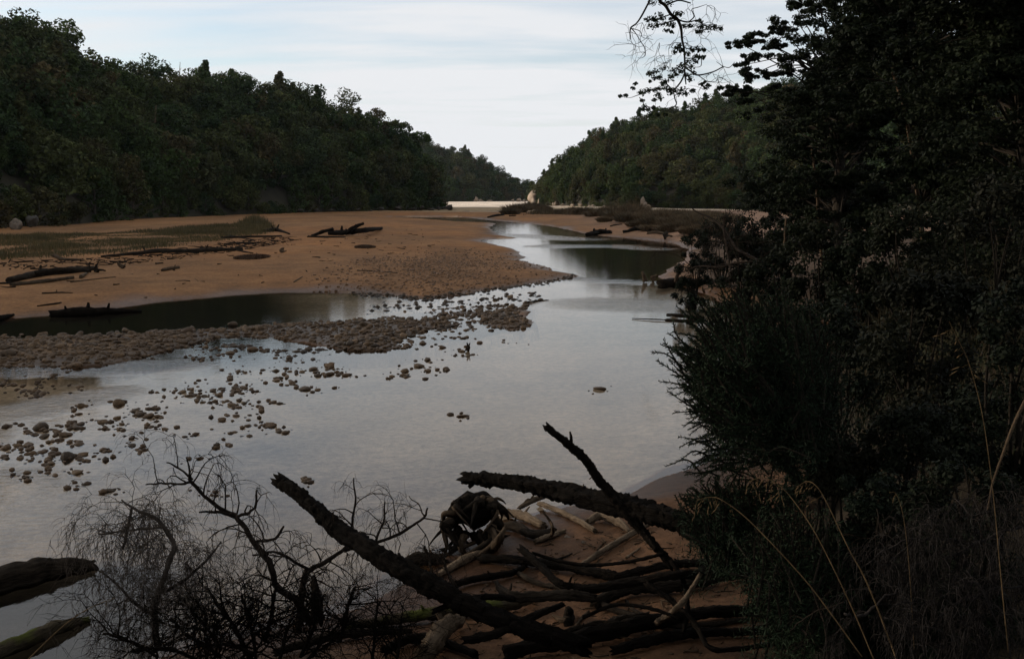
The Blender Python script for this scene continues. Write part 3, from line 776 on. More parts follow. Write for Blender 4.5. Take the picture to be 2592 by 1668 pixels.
MID = [(1060, 928, 33, 'big round-topped stone in open water right of the river stones'), (1130, 936, 26, 'dark peaked stone, farthest right of the open-water stones'), (1085, 940, 22, 'low stone touching the right side of the big round-topped one'), (1023, 940, 27, 'stone with a rough top left of the big round-topped one'),
    (992, 953, 18, 'small round stone, lowest left of the open-water group'), (1017, 951, 18, 'small stone between two larger ones below the round-topped stone'), (1082, 912, 28, 'slanting stone behind the big round-topped one'), (1053, 914, 13, 'small stone left of the slanting stone'), (1037, 953, 10, 'tiny stone below the rough-topped stone'),
    (1521, 985, 48, 'flat stone awash in the middle of the open river'), (1171, 1053, 38, 'flat grey stone awash in open water above the leaning branch'), (1120, 880, 26, 'lumpy stone left of the upright stump on the gravel'), (1152, 901, 12, 'small stone below left of the upright stump'),
    (1170, 890, 18, 'stone left of the foot of the upright stump'), (1194, 898, 24, 'flat stone at the foot of the upright stump'), (1215, 868, 20, 'dark stone right of the upright stump'), (1275, 867, 14, 'lone small flat stone off the tip of the gravel bar'), (1293, 752, 24, 'jagged stone at the outer end of the thin channel'),
    (1342, 765, 14, 'small stone at the base of the floating twig'), (1254, 760, 18, 'stone in the row leading to the floating twig'), (1283, 787, 17, 'dark oval stone at the tip of the gravel bar'), (1280, 811, 18, 'square stone beside a puddle at the gravel tip'), (1025, 789, 10, 'small stone at the upper edge of the gravel bar'), (1140, 756, 12, 'little flat stone in the thin channel'),
    (905, 838, 16, 'dark upright stone left of the puddles in the gravel'), (1322, 822, 28, 'long dark stone at the lower tip of the gravel bar')]
for (x, y, w, lab) in MID:
    stone(x, y, w, lab, tall=.55 if 'flat' in lab else 1.15)
# stones of the gravel bar: the largest as single stones, the rest as gravel
def poly_samples(P, n, rg, xlim=None):
    lo, hi = P.min(0), P.max(0); out = []
    while len(out) < n:
        c = lo + (hi - lo) * rg.random((n * 3, 2)); c = c[sdist(c[:, 0], c[:, 1], P) > 0]
        if xlim is not None: c = c[(c[:, 0] > xlim[0]) & (c[:, 0] < xlim[1])]
        out += list(c)
    return np.array(out[:n])
rg = np.random.default_rng(77)
BARV = pxpoly([(-60, 842), (0, 840), (300, 832), (520, 824), (660, 812), (760, 806), (900, 800), (1010, 786), (1120, 776), (1250, 768), (1320, 760), (1345, 772), (1300, 800), (1345, 812), (1335, 830), (1260, 838),
    (1190, 852), (1100, 862), (1030, 880), (960, 888), (880, 884), (800, 868), (700, 856), (600, 852), (500, 868), (400, 898), (280, 922), (150, 930), (0, 924), (-60, 926)], 0.03, 1)
pts = poly_samples(BARV, 120, rg); zs = ground_z(pts[:, 0], pts[:, 1])
for (x, y), z in zip(pts, zs):
    left = x < -5.2
    if z < -0.025 and rg.random() < .6: z = -0.02
    r = (.062 + .085 * rg.random() ** 2.4) if left else (.06 + .07 * rg.random() ** 2.2)
    o = link('stone', STONE_ME[int(rg.integers(12))], None, (x, y, max(z, -.04) + r * .30), (rg.normal() * .2, rg.normal() * .2, rg.random() * 6.28), r)
    tag(o, 'large stone among the gravel at the left end of the bar' if left else 'large stone among the wet gravel toward the tip of the bar', 'stone', 'large stones on the left of the gravel bar' if left else 'large stones on the right of the gravel bar')
def merged(name, P, R, base, mat, label, cat, rg, sink=.2, flat=.62):
    shapes = [stone_verts(base[0], rg, flat, .4, 6) for _ in range(24)]
    n, nv = len(P), len(base[0]); V = np.empty((n, nv, 3))
    for i in range(n):
        a = rg.random() * 6.28; c, s = math.cos(a), math.sin(a)
        S = shapes[i % 24] * R[i]; V[i] = np.stack([S[:, 0] * c - S[:, 1] * s, S[:, 0] * s + S[:, 1] * c, S[:, 2]], 1) + P[i] + [0, 0, R[i] * .6 * (1 - 2 * sink) * .5]
    F = (base[1][None] + (np.arange(n) * nv)[:, None, None]).reshape(-1, 3)
    o = link(name, mesh_np(name, V.reshape(-1, 3), None, F, True, mat)); tag(o, label, cat, kind='stuff'); return o
ICO1 = ico(1)
pts = poly_samples(BARV, 5200, rg); z = ground_z(pts[:, 0], pts[:, 1]); keep = (z > -.06); pts, z = pts[keep], z[keep]
R = (.02 + .07 * rg.random(len(pts)) ** 2.8)
merged('gravel', np.c_[pts, np.maximum(z, -.03)], R, ICO2, M_STONE, 'brown rounded gravel of the low bar between pool and river', 'gravel', rg)
pts = poly_samples(GRAV, 11000, rg); z = ground_z(pts[:, 0], pts[:, 1]); d = sdist(pts[:, 0], pts[:, 1], GRAV); keep = (z > -.03) & (rg.random(len(z)) < .06 + .9 * sstep(-.5, 9, d + 5 * fbm(pts[:, 0] / 5, pts[:, 1] / 5, 90.))); pts, z = pts[keep], z[keep]
merged('gravel', np.c_[pts, z], .022 + .06 * rg.random(len(pts)) ** 2.5, ICO1, M_SANDSTONE, 'fine gravel covering the rounded tip of the sand flat', 'gravel', rg)
# pebbles round the traced stones in the shallows
P0 = []
for (x, y, w) in TR:
    for k in range(7):
        a, b = q5(x + rg.normal() * 60, y + rg.normal() * 16); p = gp(a, b); P0.append(p)
for (x, y, w, l) in MID[:20]:
    for k in range(4): P0.append(gp(x + rg.normal() * 26, y + rg.normal() * 6))
P0 = np.array(P0); zz = ground_z(P0[:, 0], P0[:, 1]); P0[:, 2] = np.maximum(zz, -.008); 
merged('pebbles', P0, .022 + .045 * rg.random(len(P0)) ** 2, ICO1, M_STONE, 'small pebbles breaking the surface between the river stones', 'pebbles', rg)
E0, E1 = [], []
for (a, b) in zip([(890, 742), (1010, 752), (1060, 759), (1150, 749), (1260, 732), (1330, 723), (1400, 713)], [(1010, 752), (1060, 759), (1150, 749), (1260, 732), (1330, 723), (1400, 713), (1456, 699)]):
    for k in range(60):
        t = rg.random(); p = gp(a[0] + (b[0] - a[0]) * t, a[1] + (b[1] - a[1]) * t + abs(rg.normal()) * 4 - 3); E0.append(p)
for k in range(260):
    t = rg.random(); E0.append(gp(930 + 440 * t, 792 - 34 * t - 18 * rg.random() + rg.normal() * 4))
for k in range(300):
    t = rg.random(); E0.append(gp(560 + 760 * t, 868 + 26 * math.sin(t * 5) - 40 * t + abs(rg.normal()) * 9))
E0 = np.array(E0); E0[:, 2] = np.maximum(ground_z(E0[:, 0], E0[:, 1]), -.03)
merged('pebbles', E0, .03 + .09 * rg.random(len(E0)) ** 2.5, ICO1, M_STONE, 'pebbles lying along the water edge of the sand flat tip', 'pebbles', rg)

# boulders and cliffs
def rock_mesh(seed, mat, flat=.9, rough=.55):
    rg = np.random.default_rng(seed); V = stone_verts(ICO3[0], rg, flat, rough, 14)
    nrm = V / np.linalg.norm(V, axis=1)[:, None]
    V = V + nrm * (0.38 * fbm(V[:, 0] * 2.2 + V[:, 2] * 1.3, V[:, 1] * 2.2 - V[:, 2], seed, 4))[:, None]
    return mesh_np('rock', V, None, ICO3[1], False, mat)
RK = [rock_mesh(500 + i, M_ROCK) for i in range(4)]; RD = [rock_mesh(520 + i, M_DARKROCK) for i in range(4)]
M_DULL = stone_material('dull_rock', [(.10, .08, .06), (.11, .085, .065)], 1.0); M_PALEDULL = rock_mesh(533, M_DULL)
def rock(px, py, Y, w, h, me, label, name='boulder', cat='rock', group=None, depth=None):
    """px, py is the middle of the rock's foot"""
    p = at(px, py, Y); sx = .5 * w / FPX * Y; sz = h / FPX * Y
    o = link(name, me, None, (p[0], p[1], p[2] + sz * .42), (0, 0, 0 if depth else rng.random() * 6.28), (sx, depth or sx, sz * .62)); tag(o, label, cat, group); return o
rock(44, 580, 82, 34, 26, M_PALEDULL, 'pale rounded boulder at the far left below the wooded hill')
rock(78, 580, 83, 40, 40, RD[1], 'dark leaning boulder with a pale edge beside the pale boulder')
rock(880, 500, 186, 16, 26, RK[1], 'pale rock scar showing between trees low on the left hill', 'rock_outcrop')
rock(1352, 523, 312, 32, 46, RK[2], 'tall pale cliff face at the river end of the right hill', 'cliff', 'cliff', depth=5)
rock(1368, 523, 294, 18, 26, RK[0], 'narrow rock shoulder right of the tall pale cliff', 'rock_outcrop')
rock(1388, 472, 290, 18, 18, RK[3], 'pale bare rock patch in the trees above the cliff', 'rock_outcrop')
rock(1626, 532, 193, 22, 34, RK[1], 'pale pointed rock at the foot of the right hill', 'rock_outcrop')
rock(1641, 532, 193, 16, 16, RK[2], 'low pale rock touching the pointed one under the right hill', 'rock_outcrop')
for i, (x, w, h) in enumerate([(1406, 16, 14), (1424, 14, 10), (1450, 18, 10), (1470, 14, 12), (1500, 20, 9), (1532, 16, 8), (1570, 18, 9)]):
    rock(x, 524 + (x - 1406) * .03, float(HILLS['right']['base'](x)) - 5, w, h, RK[i % 4], ORD[i] + ' from the left of the small pale rocks along the foot of the right hill', 'rock', group='rocks at the foot of the right hill')
for i, (x, w, h) in enumerate([(1206, 12, 14), (1218, 16, 8), (1240, 16, 6), (1298, 12, 8), (1312, 14, 10), (1326, 12, 8)]):
    rock(x, 512, 462, w, h, RK[i % 4], ORD[i] + ' from the left of the pale rocks at the back of the far beach', 'rock', group='rocks behind the far beach')
for i, x in enumerate([1010, 1040, 1066, 1090, 1110, 1124, 1140, 760, 800, 840, 905, 935, 965]):
    rock(x, 534 - (x - 760) * .012 + rng.random() * 3, float(HILLS['left']['base'](min(x, 1146))) - 2.5, 14 + 16 * rng.random(), 5 + 6 * rng.random(), RD[i % 4], ORD[i] + ' from the left of the low dark rocks under the left spur' if x > 990 else ORD[i - 7] + ' from the left of the low dark rocks along the foot of the left hill', 'rock', group='rocks under the left spur' if x > 990 else 'rocks along the left hill foot')
rock(1138, 532, 205, 26, 14, RD[0], 'flat dark rock lying off the tip of the left spur', 'rock')

# ------------------------------------------------------------------ marsh grass and rushes
def grass_material(name, cols):
    M = Mat(name); isl = M.node('ShaderNodeNewGeometry').outputs['Random Per Island']
    c = M.ramp(isl, [(i / (len(cols) - 1), c) for i, c in enumerate(cols)]); n = M.noise(M.pos(), .25, 3)
    c = M.mix(1.0, c, M.ramp(n, [(.35, (.7, .75, .7)), (.65, (1.25, 1.15, 1.0))]), 'MULTIPLY')
    M.color(c); M.rough(.8); M.b.inputs['Specular IOR Level'].default_value = .1; return M.m
M_MARSH = grass_material('marsh_grass', [(.060, .050, .022), (.085, .066, .034), (.048, .044, .019), (.10, .075, .045)])
M_RUSH = grass_material('rush', [(.085, .060, .036), (.045, .033, .02), (.13, .092, .058), (.06, .046, .028)])
def blades(P, H, wdt, rg, lean=.35):
    n = len(P); a = rg.random(n) * 6.28; d = np.stack([np.cos(a), np.sin(a), 0 * a], 1); t = rg.random(n) * 6.28
    l = np.stack([np.cos(t), np.sin(t), 0 * t], 1) * (lean * H * rg.random(n))[:, None]
    up = np.array([0, 0, 1.0]); w = wdt * (.6 + .8 * rg.random(n))
    b0, b1 = P - d * w[:, None], P + d * w[:, None]; m = P + up * (H * .55)[:, None] + l * .35
    m0, m1 = m - d * (w * .7)[:, None], m + d * (w * .7)[:, None]; tip = P + up * H[:, None] + l
    V = np.stack([b0, b1, m1, m0, tip], 1).reshape(-1, 3); k = np.arange(n)[:, None] * 5
    return V, k + np.array([[0, 1, 2, 3]]), k + np.array([[3, 2, 4]])
def tuftfield(name, poly, n, hmin, hmax, wdt, mat, label, rg, clump=1.2, zoff=0., thr=-.05):
    pts = poly_samples(poly, n, rg); den = fbm(pts[:, 0] / clump, pts[:, 1] / (clump * 1.6), 60.0, 3); d = sdist(pts[:, 0], pts[:, 1], poly)
    k = (den > thr + .25 * (1 - sstep(0, 3, d))) | (rg.random(n) < .12); k &= rg.random(n) < sstep(-.2, 1.8, d) + .05; pts, den, d = pts[k], den[k], d[k]
    z = ground_z(pts[:, 0], pts[:, 1]); H = (hmin * .6 + (hmax - hmin * .6) * np.clip(.45 + den * 2.4, 0, 1.2) ** 1.4) * (.5 + .6 * rg.random(len(z))) * (.5 + .5 * sstep(0, 2, d))
    o = link(name, mesh_np(name, *blades(np.c_[pts, z + zoff], H, wdt, rg), False, mat)); tag(o, label, 'grass', kind='stuff'); return o
rg = np.random.default_rng(5)
tuftfield('marsh_grass', pxpoly([(-160, 600), (250, 592), (420, 584), (540, 572), (620, 566), (690, 572), (705, 588), (640, 602), (560, 612), (440, 627), (300, 642), (150, 652), (0, 658), (-160, 672)], .45, 2), 52000, .14, .36, .016, M_MARSH,
          'strip of low olive marsh grass on the left sand flat', rg, 3.0, thr=-.32)
tuftfield('marsh_grass', pxpoly([(600, 566), (640, 562), (690, 566), (708, 580), (690, 592), (640, 596), (600, 588), (580, 578)], .45, 2), 6000, .45, .95, .025, M_MARSH, 'taller tuft of marsh grass at the right end of the grassy strip', rg, 2.0, thr=-.4)
tuftfield('rushes', pxpoly([(1300, 541), (1340, 536), (1420, 538), (1520, 545), (1640, 556), (1760, 575), (1900, 590), (1900, 552), (1700, 543), (1560, 538), (1420, 534), (1320, 534)], .8, 1), 24000, .25, .7, .03, M_RUSH, 'brown rushes covering the low bank below the right hill', rg, 5.0)
def tussock_mesh(seed):
    rg = np.random.default_rng(seed); n = 900; a = rg.random(n) * 6.28; q = np.sqrt(rg.random(n)) * .75
    P = np.c_[q * np.cos(a), q * np.sin(a), 0 * q]; H = (.95 - .55 * q ** 2) * (.55 + .5 * rg.random(n)); d = np.stack([np.cos(a), np.sin(a), 0 * a], 1)
    V, Q, T = blades(P, H, .022, rg, .5); V = V.reshape(-1, 5, 3); V[:, 2:4] += (d * (q * .25)[:, None])[:, None]; V[:, 4] += d * (q * .6)[:, None] - np.array([0, 0, .12]) * (q[:, None] ** 1)
    return mesh_np('tussock', V.reshape(-1, 3), Q, T, False, M_RUSH)
TUS = [tussock_mesh(i) for i in range(4)]
TP = [(1292, 543, 1.5), (1305, 538, 1.9), (1322, 533, 2.0), (1342, 529, 2.1), (1362, 530, 2.0), (1378, 534, 1.4), (1376, 541, 1.2), (1425, 542, 1.2), (1452, 538, 1.3), (1480, 543, 1.5), (1506, 548, 1.3), (1540, 545, 1.6), (1566, 556, 1.5), (1578, 548, 1.9), (1600, 543, 2.1), (1590, 562, 1.3), (1624, 560, 1.2), (1650, 570, 1.1), (1612, 574, .9), (1672, 562, 1.4), (1700, 575, 1.2), (1720, 584, 1.1), (1690, 588, .9), (1745, 572, 1.3), (1780, 580, 1.2), (1645, 584, .8), (1530, 562, .8), (1755, 592, 1.0), (1810, 590, 1.1), (1710, 556, 1.3)]
cnt_ = {}
for i, (x, y, s_) in enumerate(sorted(TP)):
    p = hit(x, y); o = link('rush_tussock', TUS[i % 4], None, p, (0, 0, rg.random() * 6.28), (s_ * 1.25, s_ * 1.25, s_ * (.75 + .3 * rg.random())))
    zone = 0 if x < 1385 else (1 if x <= 1560 else 2); cnt_[zone] = cnt_.get(zone, -1) + 1
    tag(o, ORD[cnt_[zone]] + [' from left of the dark tussocks on the mound nearest the far beach', ' from left of the brown tussocks on the pinkish right bank slope', ' from left of the brown tussocks at the right bank river bend'][zone], 'tussock', ['mound tussocks', 'slope tussocks', 'river bend tussocks'][zone])
# ------------------------------------------------------------------ driftwood
M_WOOD_DARK = wood_material('dark_driftwood', (.005, .004, .003), (.034, .026, .019), scale=3.0)
M_WOOD_BLACK = wood_material('black_bark', (.002, .0017, .0013), (.013, .010, .0075), scale=4.0, bump=1.0)
M_WOOD_PALE = wood_material('weathered_wood', (.04, .028, .018), (.17, .125, .085), scale=3.0)
M_WOOD_BROWN = wood_material('brown_wood', (.022, .015, .010), (.10, .070, .045), scale=3.0)
M_WOOD_MOSS = wood_material('mossy_wood', (.016, .013, .009), (.07, .055, .035), scale=2.5, moss=(.055, .06, .015))
def pt(p):
    """(px, py, Y) is a point in the air; (px, py) is on the ground"""
    if len(p) == 3: return at(*p)
    q = hit(*p)
    return gp(p[0], p[1], 0.0) if q[2] < -.01 else q
def log(name, P, wpx, mat, label, cat='driftwood', lift=.5, bark=.30, sides=14, stubs=(), per=10, parts=None, seed=None, knots=True, group=None, rag=0.0):
    """wpx: widths in photo pixels along the log; ground points are lifted by the radius"""
    g0 = [pt(p)[1] for p in P if len(p) == 2]
    if 'stump' in name and g0: P = [p if len(p) == 2 else (p[0], p[1], g0[0]) for p in P]
    Q = [pt(p) for p in P]
    if np.isscalar(wpx): wpx = [wpx] * len(P)
    R = [.5 * w / FPX * math.hypot(q[1], CAM_H - q[2]) for w, q in zip(wpx, Q)]
    Q = np.array([q + (np.array([0, 0, r * lift * 1.6]) if len(p) == 2 else 0) for p, q, r in zip(P, Q, R)])
    sd = seed if seed is not None else float(rng.random() * 90)
    Pc, Rc = catmull(Q, R, per)
    wob = np.array(R).mean() * .22
    k = np.arange(len(Pc)); Pc = Pc + wob * np.stack([vnoise(k * .45, 0 * k + sd), vnoise(k * .45, 0 * k + sd + 7), vnoise(k * .45, 0 * k + sd + 13)], 1)
    mb = MB(); mb.add(*tube(Pc, Rc, sides, bark, sd, True, .8 if rag else .5, rag))
    for (t, dx, dy, ln, r0) in stubs:                     # short broken stubs: along, screen direction, length, radius factor
        i = min(int(t * (len(Pc) - 1)), len(Pc) - 1); r = Rc[i]
        v = np.array([dx, rng.normal() * .2, -dy], float); v /= np.linalg.norm(v)
        p0 = Pc[i]; p1 = p0 + v * r * ln * .6 + rng.normal(size=3) * r * .15; p2 = p0 + v * r * ln
        a, b = catmull([p0, p1, p2], [r * r0, r * r0 * .8, r * r0 * .5], 3); mb.add(*tube(a, b, 7, .2, sd + t, True, .4))
    o = mb.build(name, mat, None, True, tuple(Pc[0]))
    tag(o, label, cat, group); return o, Pc, Rc

# --- on the left sand flat
log('driftwood_log', [(23, 716), (100, 700), (180, 692), (236, 684)], [15, 19, 17, 11], M_WOOD_DARK, 'thick dark log, largest of the driftwood pile at the left edge', stubs=[(.35, .2, -1, 2.2, .5), (.9, .6, -1, 2, .4)])
log('driftwood_log', [(92, 692, 33.5), (150, 683, 34.), (228, 686, 34.5)], [10, 13, 8], M_WOOD_DARK, 'slimmer log lying on top of the left driftwood pile')
log('driftwood_log', [(30, 724), (110, 716), (185, 706)], [9, 10, 8], M_WOOD_BROWN, 'brown branch in front of the left driftwood pile')
log('driftwood_stick', [(-30, 720), (20, 719), (70, 717)], 5, M_WOOD_DARK, 'thin stick poking out of the left end of the driftwood pile')
log('driftwood_stick', [(180, 715), (240, 708), (292, 702)], [4, 3, 2], M_WOOD_BROWN, 'long thin stick on the sand right of the driftwood pile')
log('driftwood_stick', [(205, 705), (214, 698), (222, 690)], [10, 8, 5], M_WOOD_PALE, 'pale splinter leaning on the right end of the driftwood pile')
log('driftwood_stump', [(244, 690), (243, 676, 38.6), (246, 668, 38.6)], [12, 8, 3], M_WOOD_DARK, 'upright broken stump just right of the driftwood pile', stubs=[(.1, 1, .1, 4, .6)])
log('driftwood_stump', [(312, 680), (303, 671, 41.), (297, 662, 41.)], [10, 8, 3], M_WOOD_BROWN, 'small forked stump standing alone on the sand', stubs=[(.1, .6, -.6, 2, .6)])
log('driftwood_log', [(258, 652), (330, 646), (400, 641), (500, 639), (612, 634)], [6, 9, 12, 11, 8], M_WOOD_DARK, 'very long dark log lying along the front edge of the marsh grass', stubs=[(.4, -.5, -1, 3, .4), (.8, .4, -1, 3, .4)])
log('driftwood_stick', [(300, 648), (350, 640), (395, 634)], [3, 4, 3], M_WOOD_DARK, 'branch resting behind the very long dark log')
log('driftwood_stick', [(490, 632), (560, 630), (640, 642)], [3, 4, 3], M_WOOD_DARK, 'curved branch behind the right end of the very long log')
log('driftwood_log', [(138, 651), (160, 659), (205, 660)], [9, 8, 5], M_WOOD_BROWN, 'short curved piece of driftwood with a pale end at the grass edge', stubs=[(.05, -1, -.4, 2, .8)])
log('driftwood_log', [(412, 687), (432, 683), (452, 680)], [8, 9, 7], M_WOOD_BROWN, 'short fat stick alone in the middle of the sand flat', stubs=[(.7, .5, -1, 2.2, .4)])
log('driftwood_stick', [(395, 669), (412, 667)], [4, 3], M_WOOD_DARK, 'tiny dark stick above the short fat one')
log('driftwood_stick', [(560, 604), (620, 602), (712, 600)], [5, 6, 5], M_WOOD_DARK, 'branch at the foot of the taller marsh grass tuft')
log('driftwood_stick', [(572, 596), (600, 602), (640, 608)], [4, 4, 3], M_WOOD_DARK, 'slanting branch crossing the one below the grass tuft')
log('driftwood_stick', [(570, 619), (610, 617), (655, 616)], [4, 5, 3], M_WOOD_DARK, 'thin branch on bare sand below the grass tuft')
log('driftwood_log', [(668, 588), (700, 586), (733, 594)], [8, 10, 4], M_WOOD_DARK, 'knot of dark roots at the right end of the grass tuft', stubs=[(.5, .5, -1, 3, .5), (.7, 1, .2, 4, .4), (.4, -.5, -1, 2.6, .5)])
log('driftwood_stump', [(715, 640), (712, 634, 56.5), (718, 628, 56.5)], [10, 8, 4], M_WOOD_BROWN, 'small stump with a pebble beside it left of the dark mounds', stubs=[(.2, 1, 0, 2.5, .5)])
log('driftwood_stick', [(744, 715), (755, 708), (766, 701)], [3, 3, 2], M_WOOD_PALE, 'pale stick on the sand above the dark pool')
log('driftwood_stick', [(905, 686), (960, 688), (1005, 692)], [3, 3, 2], M_WOOD_DARK, 'thin dark twig lying on the gravelly sand')
log('driftwood_stick', [(108, 744), (150, 742), (184, 742)], [4, 4, 2], M_WOOD_DARK, 'dark twig on the sand above the left end of the pool', stubs=[(.4, .3, -1, 4, .6)])
log('driftwood_stick', [(95, 776), (140, 771), (155, 767)], [3, 5, 3], M_WOOD_DARK, 'dark twig on the pool edge at the left')
# the snag pile by the river bend
log('driftwood_log', [(836, 595), (880, 588, 72.), (930, 582, 72.), (966, 581)], [12, 14, 12, 7], M_WOOD_BLACK, 'black log, main trunk of the snag pile on the open sand', stubs=[(.25, 0, -1, 2.4, .6), (.95, 1, .3, 1.6, .6)])
log('driftwood_log', [(876, 590, 71.), (895, 577, 71.), (920, 566, 71.)], [11, 10, 6], M_WOOD_BLACK, 'forked black limb rising from the middle of the snag pile', stubs=[(.05, -.2, -1, 1.6, .7), (.6, .2, -1, 1.4, .4)])
log('driftwood_log', [(790, 600), (815, 588, 70.), (842, 580, 70.)], [6, 9, 7], M_WOOD_BLACK, 'bent black limb at the left end of the snag pile')
log('driftwood_stick', [(780, 601), (825, 602), (874, 602)], [5, 5, 3], M_WOOD_DARK, 'straight stick lying in front of the snag pile')
# two low dark mounds of wet weed on the sand
M_WEED = grass_material('dry_weed', [(.05, .03, .02), (.07, .042, .028), (.04, .026, .018)])
for (x, y, w, lab) in ((637, 653, 84, 'larger dark oval mound of stranded weed on the sand flat'), (924, 627, 50, 'smaller dark oval mound of stranded weed near the snag pile')):
    p = hit(x, y); r = .5 * w / FPX * p[1]; rg = np.random.default_rng(int(x)); n = 2600
    a = rg.random(n) * 6.28; q = np.sqrt(rg.random(n)); P = np.c_[p[0] + r * q * np.cos(a), p[1] + r * 1.6 * q * np.sin(a)]
    z = ground_z(P[:, 0], P[:, 1]) + .09 * (1 - q ** 2) - .01
    V, Qd, Td = blades(np.c_[P, z], .05 + .05 * rg.random(n), .03, rg, 1.8)
    o = link('weed_mound', mesh_np('weed_mound', V - p, Qd, Td, False, M_WEED), None, p); tag(o, lab, 'weed')
# logs in the dark pool
log('sunken_log', [(132, 800), (200, 797), (280, 793), (356, 790)], [18, 24, 18, 6], M_WOOD_BLACK, 'thick black log lying in the dark pool', lift=.35, stubs=[(.45, .1, -1, 2, .5), (.65, .3, -1, 2.2, .45), (.2, -.3, -1, 1.6, .4)])
log('sunken_log', [(-40, 816), (0, 811), (34, 798)], [16, 16, 6], M_WOOD_BLACK, 'black log end in the pool at the left edge', lift=.4)
# upright stump and twigs on the gravel bar
log('driftwood_stump', [(1184, 890), (1186, 878, 18.6), (1182, 868, 18.6)], [10, 8, 3], M_WOOD_DARK, 'two-pronged upright stump on the lower edge of the gravel bar', 'stump', stubs=[(.45, .3, -1, 3.0, .5)])
log('driftwood_stick', [(1336, 767), (1362, 763), (1388, 760)], [5, 3, 2], M_WOOD_DARK, 'thin floating twig pointing out from the gravel tip')
# right bank, far side
log('driftwood_log', [(1488, 598), (1515, 594), (1545, 592)], [10, 14, 9], M_WOOD_BLACK, 'black log with a notch at the water edge of the right bank', stubs=[(.3, 0, -1, 1.8, .6), (.8, .2, -1, 1.8, .5)])
log('driftwood_log', [(1580, 590), (1612, 584), (1645, 586)], [8, 10, 7], M_WOOD_BLACK, 'dark log under the rushes of the right bank', stubs=[(.5, .5, -1, 2, .5)])
log('driftwood_log', [(1640, 593), (1668, 592), (1700, 600)], [7, 8, 5], M_WOOD_BROWN, 'brown log half buried at the right bank corner')
log('driftwood_stump', [(1686, 606), (1684, 594, 72.), (1688, 588, 72.)], [14, 12, 8], M_WOOD_DARK, 'dark stump at the corner of the right bank')
log('driftwood_stick', [(1545, 574), (1558, 571), (1574, 569)], [3, 4, 3], M_WOOD_DARK, 'small dark stick on the pinkish slope of the right bank')
log('driftwood_stick', [(1235, 552), (1255, 548), (1275, 546)], [4, 6, 4], M_WOOD_BLACK, 'dark branch on the mud below the mound of rushes')
log('driftwood_stick', [(1290, 548), (1305, 547)], [3, 3], M_WOOD_BLACK, 'short dark stick on the mud right of the dark branch')
# right bank, near: logs and snags at the dark corner
log('driftwood_stump', [(1632, 716), (1629, 698, 37.), (1626, 689, 37.)], [12, 10, 6], M_WOOD_BROWN, 'pale brown stump leaning at the edge of the reflecting water', stubs=[(.4, -1, .1, 3, .25)])
log('driftwood_stump', [(1655, 714), (1650, 702, 37.5), (1662, 698, 37.5)], [10, 9, 5], M_WOOD_BROWN, 'short branching stump right of the leaning one', stubs=[(.4, .8, .5, 2, .4)])
log('driftwood_log', [(1675, 728), (1720, 724), (1770, 726)], [22, 26, 20], M_WOOD_DARK, 'fat brown log lying at the waterline of the near right bank')
log('driftwood_log', [(1676, 712, 36.), (1712, 708, 36.), (1745, 706, 36.)], [7, 8, 6], M_WOOD_BLACK, 'black log above the fat brown log on the right bank')
log('driftwood_log', [(1710, 712, 35.), (1715, 696, 35.), (1726, 684, 35.)], [8, 10, 8], M_WOOD_BROWN, 'arched branch stump above the fat brown log')
log('driftwood_stick', [(1782, 742), (1778, 730, 33.), (1779, 718, 33.)], [6, 5, 2], M_WOOD_PALE, 'pale forked twig standing at the waterline of the right bank', stubs=[(.3, 1, -.4, 5, .6)])
log('driftwood_stick', [(1796, 738), (1803, 730, 33.), (1806, 716, 33.)], [5, 4, 2], M_WOOD_PALE, 'second pale twig right of the forked twig')
log('driftwood_log', [(1690, 797, 10.4), (1720, 799, 10.2), (1780, 806, 10.)], [8, 9, 10], M_WOOD_BLACK, 'upper of two broken branch ends sticking out behind the gorse')
log('driftwood_log', [(1688, 810, 10.4), (1722, 812, 10.2), (1780, 812, 10.)], [8, 9, 10], M_WOOD_BLACK, 'lower of two broken branch ends sticking out behind the gorse')
log('driftwood_stick', [(1600, 808), (1650, 811), (1700, 813)], [2, 3, 3], M_WOOD_BLACK, 'thin twig on the water left of the broken branch ends', lift=1.2)
# --- logs in the water at the lower left
log('sunken_log', [(-70, 1500), (40, 1476), (140, 1452), (215, 1440), (246, 1440)], [72, 66, 50, 32, 8], M_WOOD_DARK, 'thick dark rotten log lying in the water at the left edge', lift=.3, bark=.3, sides=16, stubs=[(.72, 1, -.35, 2.0, .4), (.45, .2, -1, 1.2, .3)])
log('sunken_log', [(-50, 1682), (60, 1636), (150, 1598), (222, 1572)], [40, 38, 34, 14], M_WOOD_MOSS, 'mossy log lying in the water at the bottom left corner', lift=.4, bark=.3, sides=14)

# --- the foreground tangle
log('fallen_log', [(1184, 1210, 8.3), (1290, 1218, 8.0), (1420, 1245, 7.6), (1560, 1278, 7.1), (1690, 1312, 6.7), (1830, 1360, 6.3)], [30, 36, 44, 52, 54, 56], M_WOOD_BLACK, 'thick black trunk reaching left over the root ball', 'log', bark=.35, sides=26, per=30, rag=.4, stubs=[(.02, -.3, 1, 1.4, .7), (.1, .3, 1, 1.3, .5), (.3, .2, 1, 1.2, .3)])
log('dead_branch', [(1386, 1082, 7.0), (1420, 1110, 7.0), (1455, 1139, 7.0), (1490, 1174, 7.0), (1512, 1208, 7.0), (1553, 1258, 7.0), (1607, 1321, 6.9), (1650, 1372, 6.8), (1700, 1430, 6.7)], [17, 18, 22, 20, 20, 25, 24, 22, 20], M_WOOD_BLACK, 'straight black branch rising at a slant above the black trunk', 'branch', bark=.3, sides=18, per=22, rag=.4, stubs=[(.22, -.05, -1, 3.4, .5), (.48, -.6, .35, 2, .2)])
